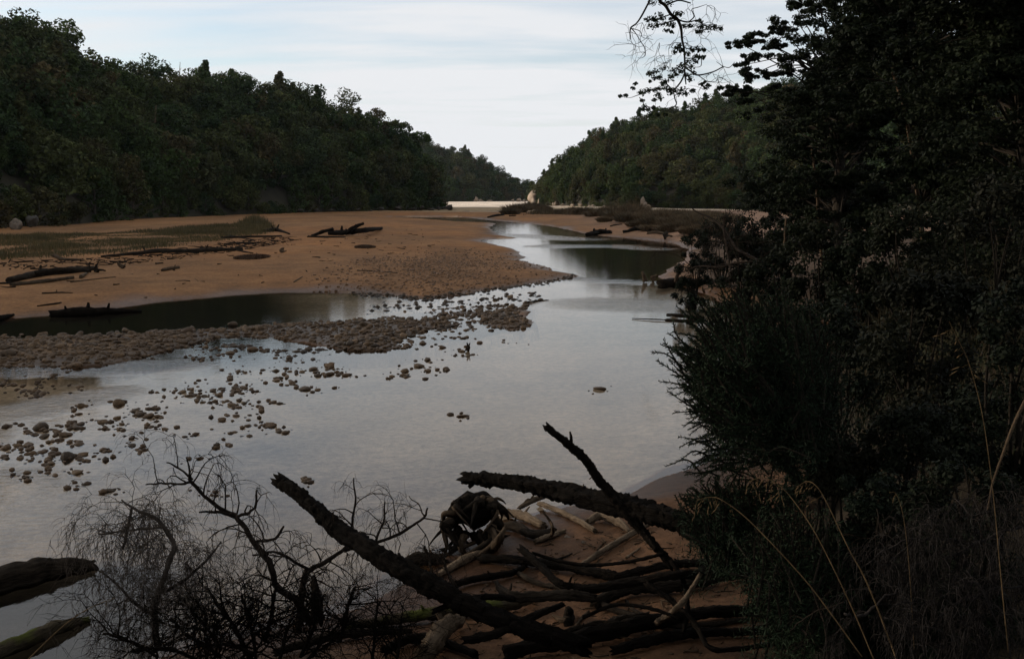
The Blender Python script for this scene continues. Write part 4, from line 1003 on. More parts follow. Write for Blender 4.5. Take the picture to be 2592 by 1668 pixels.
log('leaning_log', [(712, 1218, 7.2), (780, 1272, 6.95), (850, 1335, 6.7), (965, 1410, 6.3), (1080, 1475, 6.05), (1200, 1540, 5.9), (1330, 1590, 5.8), (1470, 1632, 5.75)], [32, 36, 42, 48, 50, 50, 46, 42], M_WOOD_BLACK, 'long leaning log with a broken end pointing up over the water', 'log', bark=.28, sides=24, per=26, rag=.28, stubs=[(.02, -.7, -.7, 1.3, .55), (.03, -1, .2, 1.7, .22), (.27, -1, -.25, 2.0, .5)])
SPREAD = [
 ([(1225, 1425), (1300, 1430), (1369, 1440), (1450, 1452), (1520, 1466), (1564, 1474), (1629, 1457), (1716, 1440)], [20, 20, 22, 22, 22, 22, 20, 20], M_WOOD_BLACK, 'dark wavy branch, uppermost of those crossing the near sand', .9),
 ([(1321, 1390, 6.95), (1360, 1425, 6.75), (1403, 1466, 6.5), (1438, 1484, 6.4), (1499, 1490, 6.35), (1616, 1470, 6.3), (1703, 1455, 6.2)], [18, 18, 18, 22, 22, 22, 22], M_WOOD_BLACK, 'dark bent branch whose upper end rises left over the wavy one', .8),
 ([(1304, 1452), (1360, 1482), (1408, 1492), (1450, 1500)], [11, 12, 12, 9], M_WOOD_DARK, 'thin dark branch left of the bent branch', .8),
 ([(1258, 1474, 6.3), (1272, 1496, 6.2), (1300, 1510, 6.1), (1390, 1508, 6.1), (1450, 1506, 6.1), (1502, 1512, 6.1)], [10, 20, 26, 26, 26, 18], M_WOOD_DARK, 'dark branch ending in a rotten stub in the middle of the sand', .9),
 ([(880, 1600), (1000, 1584), (1100, 1572), (1200, 1560), (1312, 1545), (1350, 1522)], [20, 26, 28, 28, 26, 18], M_WOOD_MOSS, 'mossy branch lying across the leaning log at the bottom', .9),
 ([(1290, 1670), (1434, 1648), (1564, 1618), (1694, 1588), (1810, 1566)], [34, 38, 38, 34, 28], M_WOOD_BLACK, 'thick black branch along the bottom of the near sand', .9),
 ([(1514, 1540), (1577, 1514), (1640, 1506), (1694, 1503), (1794, 1486), (1860, 1470)], [28, 30, 32, 32, 28, 24], M_WOOD_DARK, 'thick dark branch at the right of the near sand', .9),
 ([(1420, 1498), (1499, 1525), (1547, 1551), (1638, 1577), (1700, 1590)], [10, 14, 16, 14, 12], M_WOOD_DARK, 'thin branch slanting down across the patch of light sand', .9),
 ([(1655, 1588), (1703, 1547, 5.9), (1737, 1512, 5.85), (1772, 1455, 5.85)], [14, 15, 13, 10], M_WOOD_PALE, 'grey weathered stick leaning up at the right of the sand', .8),
 ([(1586, 1526), (1600, 1545), (1625, 1562)], [8, 9, 9], M_WOOD_DARK, 'short stick joining two branches beside the light sand', .8),
 ([(1456, 1592), (1470, 1572), (1490, 1550)], [8, 8, 6], M_WOOD_BROWN, 'short brown stick on the light sand by the stub', .8),
 ([(1076, 1690), (1100, 1655), (1130, 1618), (1160, 1594)], [46, 48, 46, 30], M_WOOD_PALE, 'pale grey stump end at the bottom of the picture', .9),
 ([(1268, 1304), (1320, 1318), (1375, 1340)], [16, 22, 18], M_WOOD_PALE, 'pale smooth log right of the root ball', .8),
 ([(1366, 1282), (1420, 1304), (1470, 1330), (1505, 1350)], [12, 14, 14, 12], M_WOOD_PALE, 'straight reddish-grey log between the pale ones', .8),
 ([(1490, 1330), (1520, 1320), (1560, 1332), (1594, 1352)], [14, 22, 20, 12], M_WOOD_PALE, 'arched pale log under the black trunk', .9),
 ([(1250, 1394), (1262, 1366, 7.55), (1280, 1334, 7.55)], [22, 20, 8], M_WOOD_BROWN, 'broken slab of wood standing up below the root ball', .6),
 ([(1358, 1376), (1390, 1366), (1428, 1349)], [12, 14, 9], M_WOOD_PALE, 'short pale branch near the two light stones', .8),
 ([(1396, 1360), (1400, 1340, 7.7), (1392, 1318, 7.7), (1375, 1296, 7.7)], [9, 8, 7, 5], M_WOOD_BROWN, 'thin forked stick standing near the straight log', .7),
 ([(1112, 1462), (1170, 1430), (1224, 1402)], [16, 22, 16], M_WOOD_PALE, 'pale flat piece of wood at the left edge of the near sand', .6),
 ([(1462, 1446), (1530, 1402), (1580, 1372), (1640, 1336)], [12, 15, 15, 12], M_WOOD_PALE, 'long pale-topped branch slanting up to the black trunk', .9),
 ([(1586, 1415), (1618, 1392)], [7, 5], M_WOOD_PALE, 'short pale chip of wood on the sand below the trunk', .8),
 ([(1405, 1422), (1430, 1412), (1448, 1402)], [6, 5, 3], M_WOOD_DARK, 'small dark twig lying on the bare sand', .8),
 ([(1512, 1392), (1524, 1380), (1534, 1371)], [4, 4, 2], M_WOOD_BROWN, 'thin light twig on the sand below the arched log', .8),
 ([(1448, 1232, 7.9), (1485, 1240, 7.8), (1525, 1256, 7.7)], [16, 14, 9], M_WOOD_PALE, 'pale piece of wood lying on top of the black trunk', .8),
 ([(1316, 1284, 8.4), (1340, 1270, 8.4), (1370, 1258, 8.4)], [10, 16, 12], M_WOOD_PALE, 'pale wood wedged under the black trunk', .8),
 ([(1240, 1340), (1300, 1346), (1350, 1366), (1400, 1352)], [14, 22, 22, 14], M_WOOD_DARK, 'dark log lying in front of the pale smooth one', .8),
 ([(1610, 1302, 7.2), (1630, 1340, 6.9), (1660, 1390, 6.7)], [14, 12, 10], M_WOOD_BLACK, 'dark stick hanging under the black trunk', .8),
 ([(1540, 1600), (1580, 1582), (1640, 1566)], [26, 22, 14], M_WOOD_DARK, 'dark rounded log end on the light sand at the right', .9),
 ([(1720, 1500), (1760, 1475), (1800, 1440), (1850, 1420)], [20, 20, 18, 14], M_WOOD_BLACK, 'black branch disappearing under the shrub at the right', .9),
 ([(700, 1662), (820, 1630), (940, 1612), (1040, 1606)], [18, 22, 20, 12], M_WOOD_DARK, 'dark branch lying low at the bottom left of the tangle', .9),
 ([(1010, 1440), (1060, 1428), (1120, 1424)], [20, 30, 24], M_WOOD_DARK, 'dark rotten log at the waterline below the root ball', .6),
 ([(795, 1462, 6.3), (800, 1510, 6.2), (806, 1560, 6.1)], [10, 24, 30], M_WOOD_BLACK, 'dark pointed stump standing among the dead twigs', .6),
 ([(1130, 1500), (1200, 1478), (1290, 1462), (1330, 1440)], [16, 18, 16, 10], M_WOOD_BLACK, 'black branch left of the wavy one on the near sand', .9),
 ([(1180, 1620, 5.75), (1260, 1600, 5.75), (1350, 1560, 5.85), (1420, 1530, 5.95)], [20, 22, 20, 14], M_WOOD_BLACK, 'black branch crossing over the lower part of the leaning log', .9),
 ([(1560, 1660), (1640, 1640), (1740, 1620), (1840, 1612)], [22, 26, 24, 20], M_WOOD_BLACK, 'black branch at the bottom right of the near sand', .9),
 ([(1640, 1480, 6.1), (1700, 1520, 6.0), (1760, 1580, 5.8), (1800, 1640, 5.6)], [14, 14, 14, 12], M_WOOD_BLACK, 'thin black branch slanting down under the shrub at the right', .9),
 ([(1100, 1545, 5.95), (1170, 1520, 6.0), (1240, 1510, 6.05), (1300, 1515, 6.05)], [14, 16, 16, 12], M_WOOD_BLACK, 'black branch under the rotten stub at the left', .9),
 ([(1380, 1640), (1440, 1610), (1520, 1590), (1600, 1592)], [16, 16, 16, 12], M_WOOD_DARK, 'dark branch above the thick black one at the bottom', .9),
 ([(1480, 1560, 6.05), (1560, 1530, 6.05), (1650, 1540, 5.95), (1720, 1565, 5.85)], [9, 9, 9, 7], M_WOOD_BLACK, 'thin black stick arching over the light sand', .9),
 ([(1350, 1400, 6.9), (1420, 1420, 6.8), (1500, 1430, 6.7), (1600, 1420, 6.6), (1680, 1400, 6.5)], [8, 9, 9, 9, 8], M_WOOD_BLACK, 'thin black stick above the wavy branch', .9),
 ([(980, 1660), (1040, 1630), (1120, 1640), (1200, 1668)], [22, 24, 22, 18], M_WOOD_BLACK, 'black branch end left of the pale grey stump end', .9),
 ([(1700, 1420, 6.3), (1730, 1470, 6.2), (1740, 1540, 6.0), (1730, 1600, 5.8)], [10, 12, 12, 10], M_WOOD_BLACK, 'upright black stick at the edge of the shrub', .9),
]
for (P, w, m, lab, lf) in SPREAD:
    if P[-1][0] > 1690 and max(w) >= 14 and m is not M_WOOD_PALE:
        q = P[-1]; P = P + [(q[0] + 90, q[1] - 2) + tuple(q[2:]), (q[0] + 190, q[1] - 16) + tuple(q[2:])]; w = list(w) + [w[-1], w[-1] * .8]
    ln = ['driftwood_branch', 'driftwood_log'][max(w) > 24]
    log(ln, P, w, m, lab, lift=lf, rag=.28, sides=16, per=14, stubs=[(.3 + .5 * rng.random(), rng.normal(), -1, 1.7 + rng.random(), .35)] if max(w) > 15 and rng.random() < .6 else ())
p = hit(1476, 1375)
stone(1476, 1375, 14, 'small pale stone on the near sand below the black trunk', mesh=RK[0], tall=1.2)
stone(1434, 1360, 18, 'flat pale stone beside the short pale branch', mesh=RK[1], tall=.6)
log('driftwood_stump', [(1441, 1582), (1440, 1560), (1441, 1545, 6.25), (1436, 1538, 6.25)], [26, 24, 18, 10], M_WOOD_DARK, 'small dark knob of wood standing on the light sand', 'stump', lift=.3)
log('driftwood_stick', [(1402, 1562), (1420, 1574), (1442, 1576)], [8, 14, 12], M_WOOD_BROWN, 'pale root lying left of the small dark knob')
# root ball under the end of the trunk
c0 = hit(1205, 1378); Yb = c0[1]
root = empty('root_ball', c0); tag(root, 'tangled dark root ball at the water edge under the black trunk', 'root ball')
mb = MB(); rg = np.random.default_rng(9)
cen = at(1200, 1300, Yb); sc = 1 / FPX * math.hypot(Yb, 2.8)
V = stone_verts(ICO3[0], rg, .8, .6, 6) * np.array([70, 60, 70]) * sc
V += (V / np.linalg.norm(V, axis=1)[:, None]) * (26 * sc * fbm(V[:, 0] / (22 * sc), V[:, 2] / (22 * sc) + V[:, 1] / (30 * sc), 3.0, 4))[:, None]
mb.add(V + cen, None, ICO3[1]); mb.build('soil_core', M_WOOD_BLACK, root)
for i in range(54):
    a = rg.random() * 6.28; d = np.array([math.cos(a), -abs(rg.normal()) * .5 - .2, math.sin(a) * .8]); t = rg.normal(size=3)
    t -= d * (t @ d) / (d @ d); t[2] = -abs(t[2]) * .5; P = [cen + d * 50 * sc, cen + d * 72 * sc + t * 10 * sc, cen + d * 70 * sc + t * 34 * sc + np.array([0, 0, -10 * sc]), cen + d * 62 * sc + t * 56 * sc + np.array([0, 0, -22 * sc])]
    a_, b_ = catmull(P, np.array([9, 8, 5, 2]) * sc * (.4 + .9 * rg.random()), 4); m = MB(); m.add(*tube(a_, b_, 7, .25, i * 1.0)); m.build('root', [M_WOOD_BROWN, M_WOOD_BLACK, M_WOOD_DARK, M_WOOD_DARK][i % 4], root, True)

# ------------------------------------------------------------------ dead shrubs with drooping twigs
M_TWIG = wood_material('dead_twig', (.008, .006, .005), (.034, .026, .02), scale=6.0)
M_TWIG_G = wood_material('grey_twig', (.022, .018, .015), (.085, .07, .058), scale=6.0)
def grow(mb, p, d, L, r, depth, rg, droop, fan, out, sides=5, kids=(3, 5), wig=.35):
    """a branch that droops and divides; ends up in mb"""
    n = 6 if depth else 5; P = [p]; v = d / np.linalg.norm(d)
    for i in range(n):
        v = v + rg.normal(size=3) * wig * .5 + np.array([0, 0, -droop * (.3 + i / n)]); v /= np.linalg.norm(v); P.append(P[-1] + v * L / n)
    R = np.linspace(r, r * .35, n + 1); mb.add(*tube(np.array(P), R, sides if r > .004 else 3, 0, 0, False))
    if depth > 0:
        for k in range(int(rg.integers(kids[0], kids[1] + 1))):
            i = int(rg.integers(1, n + 1)); t = P[min(i, n)] - P[i - 1]; t /= np.linalg.norm(t)
            s = rg.normal(size=3); s -= t * (s @ t); s /= np.linalg.norm(s)
            grow(mb, P[i], t * .75 + s * fan, L * (.42 + .3 * rg.random()), max(r * .5, .0014), depth - 1, rg, droop * 1.35, fan, out, sides, kids, wig)
def dead_shrub(label, stems, seed, droop, mat_stem, mat_twig, twig_every=.11, tl=.42, depth=2, name='dead_shrub', cat='shrub', r_tw=.006, kids=(3, 5), base=None):
    rg = np.random.default_rng(seed)
    b = base if base is not None else pt(stems[0][0][-1])
    e = empty(name, b); tag(e, label, cat)
    tw = MB()
    for (P, w) in stems:
        Q = np.array([pt(p) for p in P]); R = np.array([.5 * k / FPX * math.hypot(q[1], 2.6) for k, q in zip(w, Q)])
        Pc, Rc = catmull(Q, R, 6); k = np.arange(len(Pc))
        Pc = Pc + .012 * np.stack([vnoise(k * .6, 0 * k + seed), vnoise(k * .6, 0 * k + seed + 3), vnoise(k * .6, 0 * k + seed + 6)], 1)
        m = MB(); m.add(*tube(Pc, Rc, 7, .2, seed, True)); m.build('stem', mat_stem, e, True)
        acc = 0.
        for i in range(1, len(Pc)):
            acc += np.linalg.norm(Pc[i] - Pc[i - 1])
            while acc > twig_every:
                acc -= twig_every * (.6 + .8 * rg.random()); t = Pc[i] - Pc[i - 1]; t /= np.linalg.norm(t); s = rg.normal(size=3); s -= t * (s @ t); s /= np.linalg.norm(s)
                grow(tw, Pc[i], s + np.array([0, 0, .35]) - t * .2, tl * (.5 + .8 * rg.random()), min(r_tw, Rc[i] * .6), depth, rg, droop, .8, None, 4, kids)
    tw.build('twigs', mat_twig, e)['kind'] = 'stuff'; return e
dead_shrub('dead shrub with a forked top and drooping twigs over the water', [([(473, 1157, 6.4), (480, 1200, 6.4), (487, 1222, 6.4), (552, 1284, 6.35), (598, 1309, 6.3), (643, 1371, 6.2), (685, 1431, 6.1), (699, 1481, 6.1), (745, 1518, 6.05), (790, 1580, 6.0)], [3, 6, 8, 10, 12, 14, 15, 16, 18, 20]),
    ([(423, 1169, 6.45), (450, 1184, 6.45), (487, 1212, 6.4)], [3, 5, 6]), ([(370, 1225, 6.5), (400, 1224, 6.5), (450, 1224, 6.45), (487, 1222, 6.4)], [3, 5, 6, 7]), ([(505, 1295, 6.2), (550, 1296, 6.25), (598, 1309, 6.3)], [4, 7, 9]),
    ([(650, 1240, 6.3), (640, 1290, 6.3), (598, 1309, 6.3)], [4, 7, 9]), ([(720, 1330, 6.1), (690, 1365, 6.15), (643, 1371, 6.2)], [5, 7, 8])], 21, .30, M_TWIG, M_TWIG, .085, .34, 2)
dead_shrub('grey bushy dead shrub leaning left over the water', [([(308, 1265, 6.1), (350, 1290, 6.05), (391, 1311, 6.0), (425, 1350, 5.95), (441, 1380, 5.9), (432, 1412, 5.85), (404, 1491, 5.8), (391, 1560, 5.8), (400, 1640, 5.75)], [4, 7, 9, 11, 12, 13, 14, 16, 18]),
    ([(334, 1284, 6.1), (326, 1330, 6.1), (312, 1390, 6.1)], [6, 7, 6]), ([(250, 1352, 6.0), (330, 1340, 6.0), (410, 1335, 5.95)], [3, 5, 7]), ([(232, 1428, 5.9), (290, 1470, 5.85), (345, 1530, 5.8), (391, 1560, 5.8)], [3, 5, 8, 10]),
    ([(560, 1370, 5.9), (520, 1420, 5.85), (450, 1480, 5.8), (404, 1500, 5.8)], [4, 6, 8, 9])], 22, .34, M_TWIG_G, M_TWIG_G, .023, .33, 2, r_tw=.0028, kids=(4, 7))
dead_shrub('dead shrub with curling twigs behind the leaning log', [([(896, 1210, 6.9), (898, 1270, 6.85), (890, 1330, 6.8), (870, 1390, 6.7), (820, 1422, 6.5), (777, 1449, 6.4), (763, 1513, 6.3), (755, 1600, 6.2)], [3, 5, 7, 9, 12, 14, 17, 20]),
    ([(1083, 1286, 6.8), (1070, 1312, 6.8), (1011, 1350, 6.75), (940, 1375, 6.7), (870, 1392, 6.7)], [4, 6, 8, 8, 9]), ([(975, 1270, 6.9), (970, 1320, 6.9), (950, 1370, 6.75)], [3, 5, 7]), ([(1036, 1256, 6.9), (1060, 1280, 6.85), (1074, 1306, 6.8)], [2, 3, 4]),
    ([(640, 1405, 6.2), (700, 1400, 6.25), (780, 1440, 6.4)], [4, 6, 8])], 23, .28, M_TWIG, M_TWIG, .08, .34, 2)
dead_shrub('low black thicket of dead twigs at the bottom left shore', [([(450, 1500, 5.75), (500, 1560, 5.7), (560, 1640, 5.5)], [5, 7, 9]), ([(880, 1560, 5.8), (820, 1620, 5.65), (760, 1690, 5.5)], [5, 7, 9]), ([(1020, 1560, 5.9), (1010, 1620, 5.75), (1000, 1690, 5.6)], [5, 7, 9]), ([(520, 1480, 5.9), (560, 1540, 5.8), (600, 1600, 5.7), (640, 1680, 5.6)], [6, 9, 11, 13]), ([(700, 1480, 5.95), (690, 1540, 5.85), (670, 1620, 5.7)], [6, 9, 11]), ([(430, 1560, 5.7), (480, 1610, 5.6), (560, 1660, 5.5)], [6, 8, 10]), ([(900, 1480, 6.0), (880, 1540, 5.9), (860, 1620, 5.7)], [6, 9, 11]),
    ([(260, 1600, 5.5), (320, 1620, 5.45), (400, 1660, 5.4)], [5, 7, 8]), ([(820, 1500, 5.95), (800, 1570, 5.8), (760, 1660, 5.6)], [6, 8, 9]), ([(610, 1500, 5.8), (630, 1570, 5.7), (650, 1680, 5.5)], [5, 7, 9]), ([(740, 1560, 5.7), (720, 1620, 5.6), (700, 1690, 5.5)], [5, 7, 9]), ([(960, 1520, 5.95), (950, 1580, 5.8), (940, 1680, 5.6)], [5, 7, 9]), ([(480, 1640, 5.4), (560, 1630, 5.4), (640, 1650, 5.4)], [5, 7, 9]), ([(340, 1650, 5.3), (420, 1640, 5.3), (520, 1680, 5.3)], [5, 7, 9])], 24, .06, M_WOOD_BLACK, M_WOOD_BLACK, .030, .28, 2, r_tw=.007, kids=(4, 7))
dead_shrub('dry brown scrub under the root ball at the shore', [([(1010, 1400, 6.6), (1040, 1440, 6.5), (1060, 1500, 6.4)], [5, 7, 9]), ([(1080, 1390, 6.9), (1090, 1430, 6.8), (1100, 1480, 6.6)], [5, 7, 9]), ([(1120, 1400, 6.9), (1130, 1440, 6.8), (1150, 1480, 6.6)], [5, 7, 9])], 25, .15, M_TWIG, M_TWIG, .035, .2, 2, r_tw=.004)

# twig litter on the near sand and along the drift line of the flat
def litter(label, poly, n, l0, l1, r, mat, seed, zoff=0.):
    rg = np.random.default_rng(seed); pts = poly_samples(poly, n, rg); z = ground_z(pts[:, 0], pts[:, 1]); m = MB()
    for (x, y), zz_ in zip(pts, z):
        if zz_ < 0: continue
        a = rg.random() * 6.28; L = l0 + (l1 - l0) * rg.random() ** 2; d = np.array([math.cos(a), math.sin(a), 0]) * L; rr_ = r * (.5 + rg.random())
        p = np.array([x, y, zz_ + rr_]); m.add(*tube(np.array([p, p + d * .5 + rg.normal(size=3) * L * .06, p + d + [0, 0, rg.random() * L * .15]]), [rr_, rr_ * .8, rr_ * .4], 4))
    o = m.build('twig_litter', mat, None, False, (pts[0][0], pts[0][1], z[0])); tag(o, label, 'twigs', kind='stuff')
litter('small twigs and wood chips littering the near sand', pxpoly([(1150, 1470), (1290, 1330), (1400, 1290), (1600, 1270), (1700, 1330), (1850, 1480), (1900, 1668), (1000, 1668), (1060, 1520)], .4, 1), 420, .03, .22, .005, M_WOOD_BROWN, 1)
litter('drift line of small sticks along the edge of the marsh grass', pxpoly([(0, 662), (150, 658), (300, 650), (440, 634), (560, 618), (700, 598), (760, 604), (650, 630), (450, 652), (300, 668), (150, 676), (0, 684)], .45, 1), 420, .15, .9, .022, M_WOOD_DARK, 2)
litter('small sticks scattered over the open sand flat', pxpoly([(0, 690), (400, 655), (800, 600), (1100, 570), (1150, 620), (900, 660), (700, 700), (300, 750), (0, 790)], .45, 1), 90, .1, .6, .018, M_WOOD_DARK, 3)
# ------------------------------------------------------------------ near trees and shrubs on the right bank
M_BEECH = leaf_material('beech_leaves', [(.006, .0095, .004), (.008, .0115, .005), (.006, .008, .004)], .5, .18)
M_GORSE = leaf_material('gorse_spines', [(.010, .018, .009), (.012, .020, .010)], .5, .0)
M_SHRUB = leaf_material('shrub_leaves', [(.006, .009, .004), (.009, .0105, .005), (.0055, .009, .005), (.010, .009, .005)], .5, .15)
for _m in (M_BEECH, M_GORSE, M_SHRUB): _m.node_tree.nodes['Principled BSDF'].inputs['Specular IOR Level'].default_value = 0.06
M_NTRUNK = wood_material('near_bark', (.008, .0065, .005), (.028, .023, .018), scale=2.0)
def near_tree(label, base, fork, sprays, seed, leaf=.075, per=150, name='beech_tree', rtrunk=.15, flat=.5):
    """trunk from base to fork, a limb to each spray of leaves: sprays are (point, radius)"""
    rg = np.random.default_rng(seed); base = np.array(base, float); fork = np.array(fork, float)
    e = empty(name, base); tag(e, label, 'tree')
    m = MB(); P = [base - [0, 0, .3], base * .6 + fork * .4 + rg.normal(size=3) * .15, fork]; a, b = catmull(P, [rtrunk, rtrunk * .8, rtrunk * .55], 6); m.add(*tube(a, b, 10, .15, seed)); m.build('trunk', M_NTRUNK, e, True)
    lm = MB()
    C, R = [], []
    for (p, r) in sprays:
        p = np.array(p); t = np.clip((p[2] - base[2]) / max(fork[2] - base[2], .1), .25, 1.0) * (.7 + .3 * rg.random()); s = base + (fork - base) * t
        mid = s * .5 + p * .5 + np.array([0, 0, .25]) + rg.normal(size=3) * .15
        a, b = catmull([s, mid, p], [.03, .02, .008], 4); lm.add(*tube(a, b, 5))
        k = int(rg.integers(5, 9))
        for i in range(k):
            o = rg.normal(size=3) * np.array([.7, .7, .22]) * r; C.append(p + o); R.append(r * (.34 + .34 * rg.random()))
    lm.build('limbs', M_NTRUNK, e, True)
    V, Q = leaf_quads(C, R, per, leaf, flat, rg, up=.8, shell=.2)
    o = link('crown', mesh_np('crown', V - base, Q, None, False, M_BEECH), e); return e
def spray(px, py, Y, rpx): return (at(px, py, Y), rpx / FPX * Y)
rg = np.random.default_rng(41)
S1 = [spray(*a) for a in ((1868, 108, 30, 24), (1895, 95, 30, 26), (1925, 100, 30, 22), (1882, 165, 29, 22), (1910, 145, 29, 26), (1890, 195, 29, 22), (1860, 222, 28.5, 20), (1885, 228, 28.5, 24), (1935, 190, 28.5, 30), (1960, 120, 29, 30), (1985, 75, 29, 30), (2020, 60, 29, 32),
      (1840, 238, 28, 12), (1960, 240, 28, 36), (1900, 262, 28, 26), (2030, 20, 30, 28), (2060, -10, 30, 40), (2010, 12, 30.5, 18), (2060, 40, 29, 36), (1995, 60, 28.5, 26), (2050, 110, 28, 40), (2010, 150, 28, 36), (1990, 180, 29, 26))]
S1 += [spray(1900 + 330 * rg.random(), 250 + 330 * rg.random(), 26 + 5 * rg.random(), 30 + 22 * rg.random()) for _ in range(60)]
S1 += [spray(1990 + 230 * rg.random(), 180 + 420 * rg.random(), 24 + 2 * rg.random(), 34 + 20 * rg.random()) for _ in range(40)]
S1 += [spray(2060 + 200 * rg.random(), -40 + 330 * rg.random(), 26 + 5 * rg.random(), 34 + 22 * rg.random()) for _ in range(44)]
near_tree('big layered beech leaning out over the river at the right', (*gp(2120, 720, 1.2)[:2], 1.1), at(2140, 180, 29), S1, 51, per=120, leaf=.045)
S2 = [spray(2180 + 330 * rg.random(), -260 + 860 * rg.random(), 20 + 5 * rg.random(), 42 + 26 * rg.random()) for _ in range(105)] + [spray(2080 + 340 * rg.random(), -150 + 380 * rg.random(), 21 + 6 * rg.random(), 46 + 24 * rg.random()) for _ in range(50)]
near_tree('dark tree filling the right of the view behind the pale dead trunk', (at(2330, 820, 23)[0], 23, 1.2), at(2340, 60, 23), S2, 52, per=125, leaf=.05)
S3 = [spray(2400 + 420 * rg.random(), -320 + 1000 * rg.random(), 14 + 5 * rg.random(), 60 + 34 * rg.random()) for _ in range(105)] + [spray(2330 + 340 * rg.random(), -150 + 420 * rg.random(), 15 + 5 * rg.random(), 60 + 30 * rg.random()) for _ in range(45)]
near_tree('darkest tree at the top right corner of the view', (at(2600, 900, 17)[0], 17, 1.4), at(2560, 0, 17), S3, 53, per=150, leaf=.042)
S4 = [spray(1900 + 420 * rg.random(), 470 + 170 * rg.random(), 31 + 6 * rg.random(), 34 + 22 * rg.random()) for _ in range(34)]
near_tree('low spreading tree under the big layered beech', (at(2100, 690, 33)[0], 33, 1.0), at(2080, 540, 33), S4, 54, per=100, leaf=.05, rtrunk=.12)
# pale and bare trunks seen among them
log('dead_tree', [(2258, 170, 19.5), (2268, 205, 19.5), (2282, 250, 19.5), (2292, 290, 20.2), (2320, 480, 22.5), (2350, 760, 23.)], [8, 10, 9, 8, 8, 8], M_WOOD_BROWN, 'pale broken dead trunk standing in the dark trees at the right', 'tree')
log('dead_tree', [(1990, 555, 26.), (1988, 590, 26.), (1986, 640, 26.), (1990, 720, 26.)], [5, 6, 7, 8], M_WOOD_BROWN, 'slim bare trunk catching light under the beech', 'tree')
log('dead_tree', [(2055, 380, 25.), (2062, 430, 25.), (2070, 520, 25.), (2085, 700, 25.)], [5, 6, 7, 9], M_WOOD_BROWN, 'thin upright trunk in the shade under the beech crown', 'tree')
# bare fallen branches and tangled scrub over the dark corner of the river
dead_shrub('large bare fallen branch reaching left across the river corner', [([(1752, 528, 25.), (1770, 540, 24.8), (1800, 552, 24.5), (1832, 580, 24.), (1850, 610, 23.5), (1868, 632, 23.), (1900, 650, 22.5), (1940, 670, 22.), (1990, 700, 21.5)], [3, 4, 5, 7, 8, 8, 9, 10, 12]), ([(1834, 545, 24.2), (1832, 580, 24.), (1842, 640, 23.), (1850, 690, 22.5)], [4, 6, 6, 5]),
    ([(1725, 690, 24.), (1770, 674, 23.5), (1820, 676, 23.), (1880, 664, 22.5), (1960, 665, 22.)], [3, 4, 5, 5, 6])], 31, .12, M_TWIG, M_TWIG, .35, .9, 2, name='fallen_branch', cat='branch', r_tw=.012)
rgs = np.random.default_rng(61)
def shrub(label, cx, cy, Y, wpx, hpx, mat, seed, leaf=.05, n=26, per=130, name='shrub', group=None, twiggy=False):
    """leafy shrub: (cx, cy) the middle of its foot"""
    rg = np.random.default_rng(seed); base = at(cx, cy, Y); base[2] = float(ground_z(base[0], base[1])) - .05
    e = empty(name, base); tag(e, label, 'shrub', group); k = Y / FPX
    C, R = [], []; st = MB()
    top = at(cx, cy - hpx, Y)[2] - base[2]
    for i in range(n):
        a = rg.random() * 6.28; q = math.sqrt(rg.random()); f = rg.random()
        w = .5 * wpx * k * (1 - .45 * f ** 2)
        p = base + np.array([w * q * math.cos(a), w * .8 * q * math.sin(a), top * (.08 + .82 * f)]); C.append(p); R.append(.13 * wpx * k * (.6 + .8 * rg.random()))
        if i % 2 == 0:
            aa, bb = catmull([base - [0, 0, .1], base * .5 + p * .5 + rg.normal(size=3) * .06, p], [.018, .013, .006], 4); st.add(*tube(aa, bb, 4))
    st.build('stems', M_NTRUNK, e)
    V, Q = leaf_quads(C, R, per, leaf, .8, rg, up=.5, shell=.15)
    link('foliage', mesh_np('foliage', V - base, Q, None, False, mat), e); return e
SHR = [(1880, 700, 24, 150, 130, 'brownish scrub at the dark corner of the right bank', .06), (1960, 740, 19, 190, 140, 'low shrub behind the gorse on the right bank', .06), (2080, 740, 18, 220, 220, 'yellowish-green shrub under the beech', .055), (2190, 760, 17, 230, 260, 'tall dark shrub right of the yellowish-green one', .06),
       (2330, 780, 14, 330, 300, 'wide dark shrub below the pale dead trunk', .05), (2520, 800, 12, 380, 420, 'dark shrub against the right edge, upper one', .05), (2110, 1010, 9.5, 330, 300, 'dense dark shrub directly behind the gorse', .04), (2330, 1080, 8.2, 420, 420, 'broad black shrub in the middle of the right side', .038),
       (2560, 1180, 6.6, 420, 520, 'dark leafy shrub against the right edge, lower one', .03), (1760, 640, 29, 100, 70, 'grey-brown scrub on the point of the right bank', .05), (1830, 610, 34, 150, 80, 'dry scrub behind the fallen branch', .06), (1930, 620, 36, 160, 110, 'dark bush at the edge of the trees above the river bend', .08), (2220, 1330, 5.0, 330, 170, 'low dark bush between the gorse and the grey heather', .02), (2440, 1330, 4.6, 380, 220, 'dark bush behind the grey heather at the right edge', .02), (2150, 1230, 5.6, 260, 200, 'small black bush right of the gorse above the drooping grass heads', .022), (2330, 1230, 5.4, 320, 240, 'leafy black bush above the short thin grass stalk', .022)]
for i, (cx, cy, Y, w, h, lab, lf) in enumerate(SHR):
    shrub(lab, cx, cy, Y, w, h, M_SHRUB, 600 + i, lf * .62, n=46, per=190 if Y > 9 else 300)
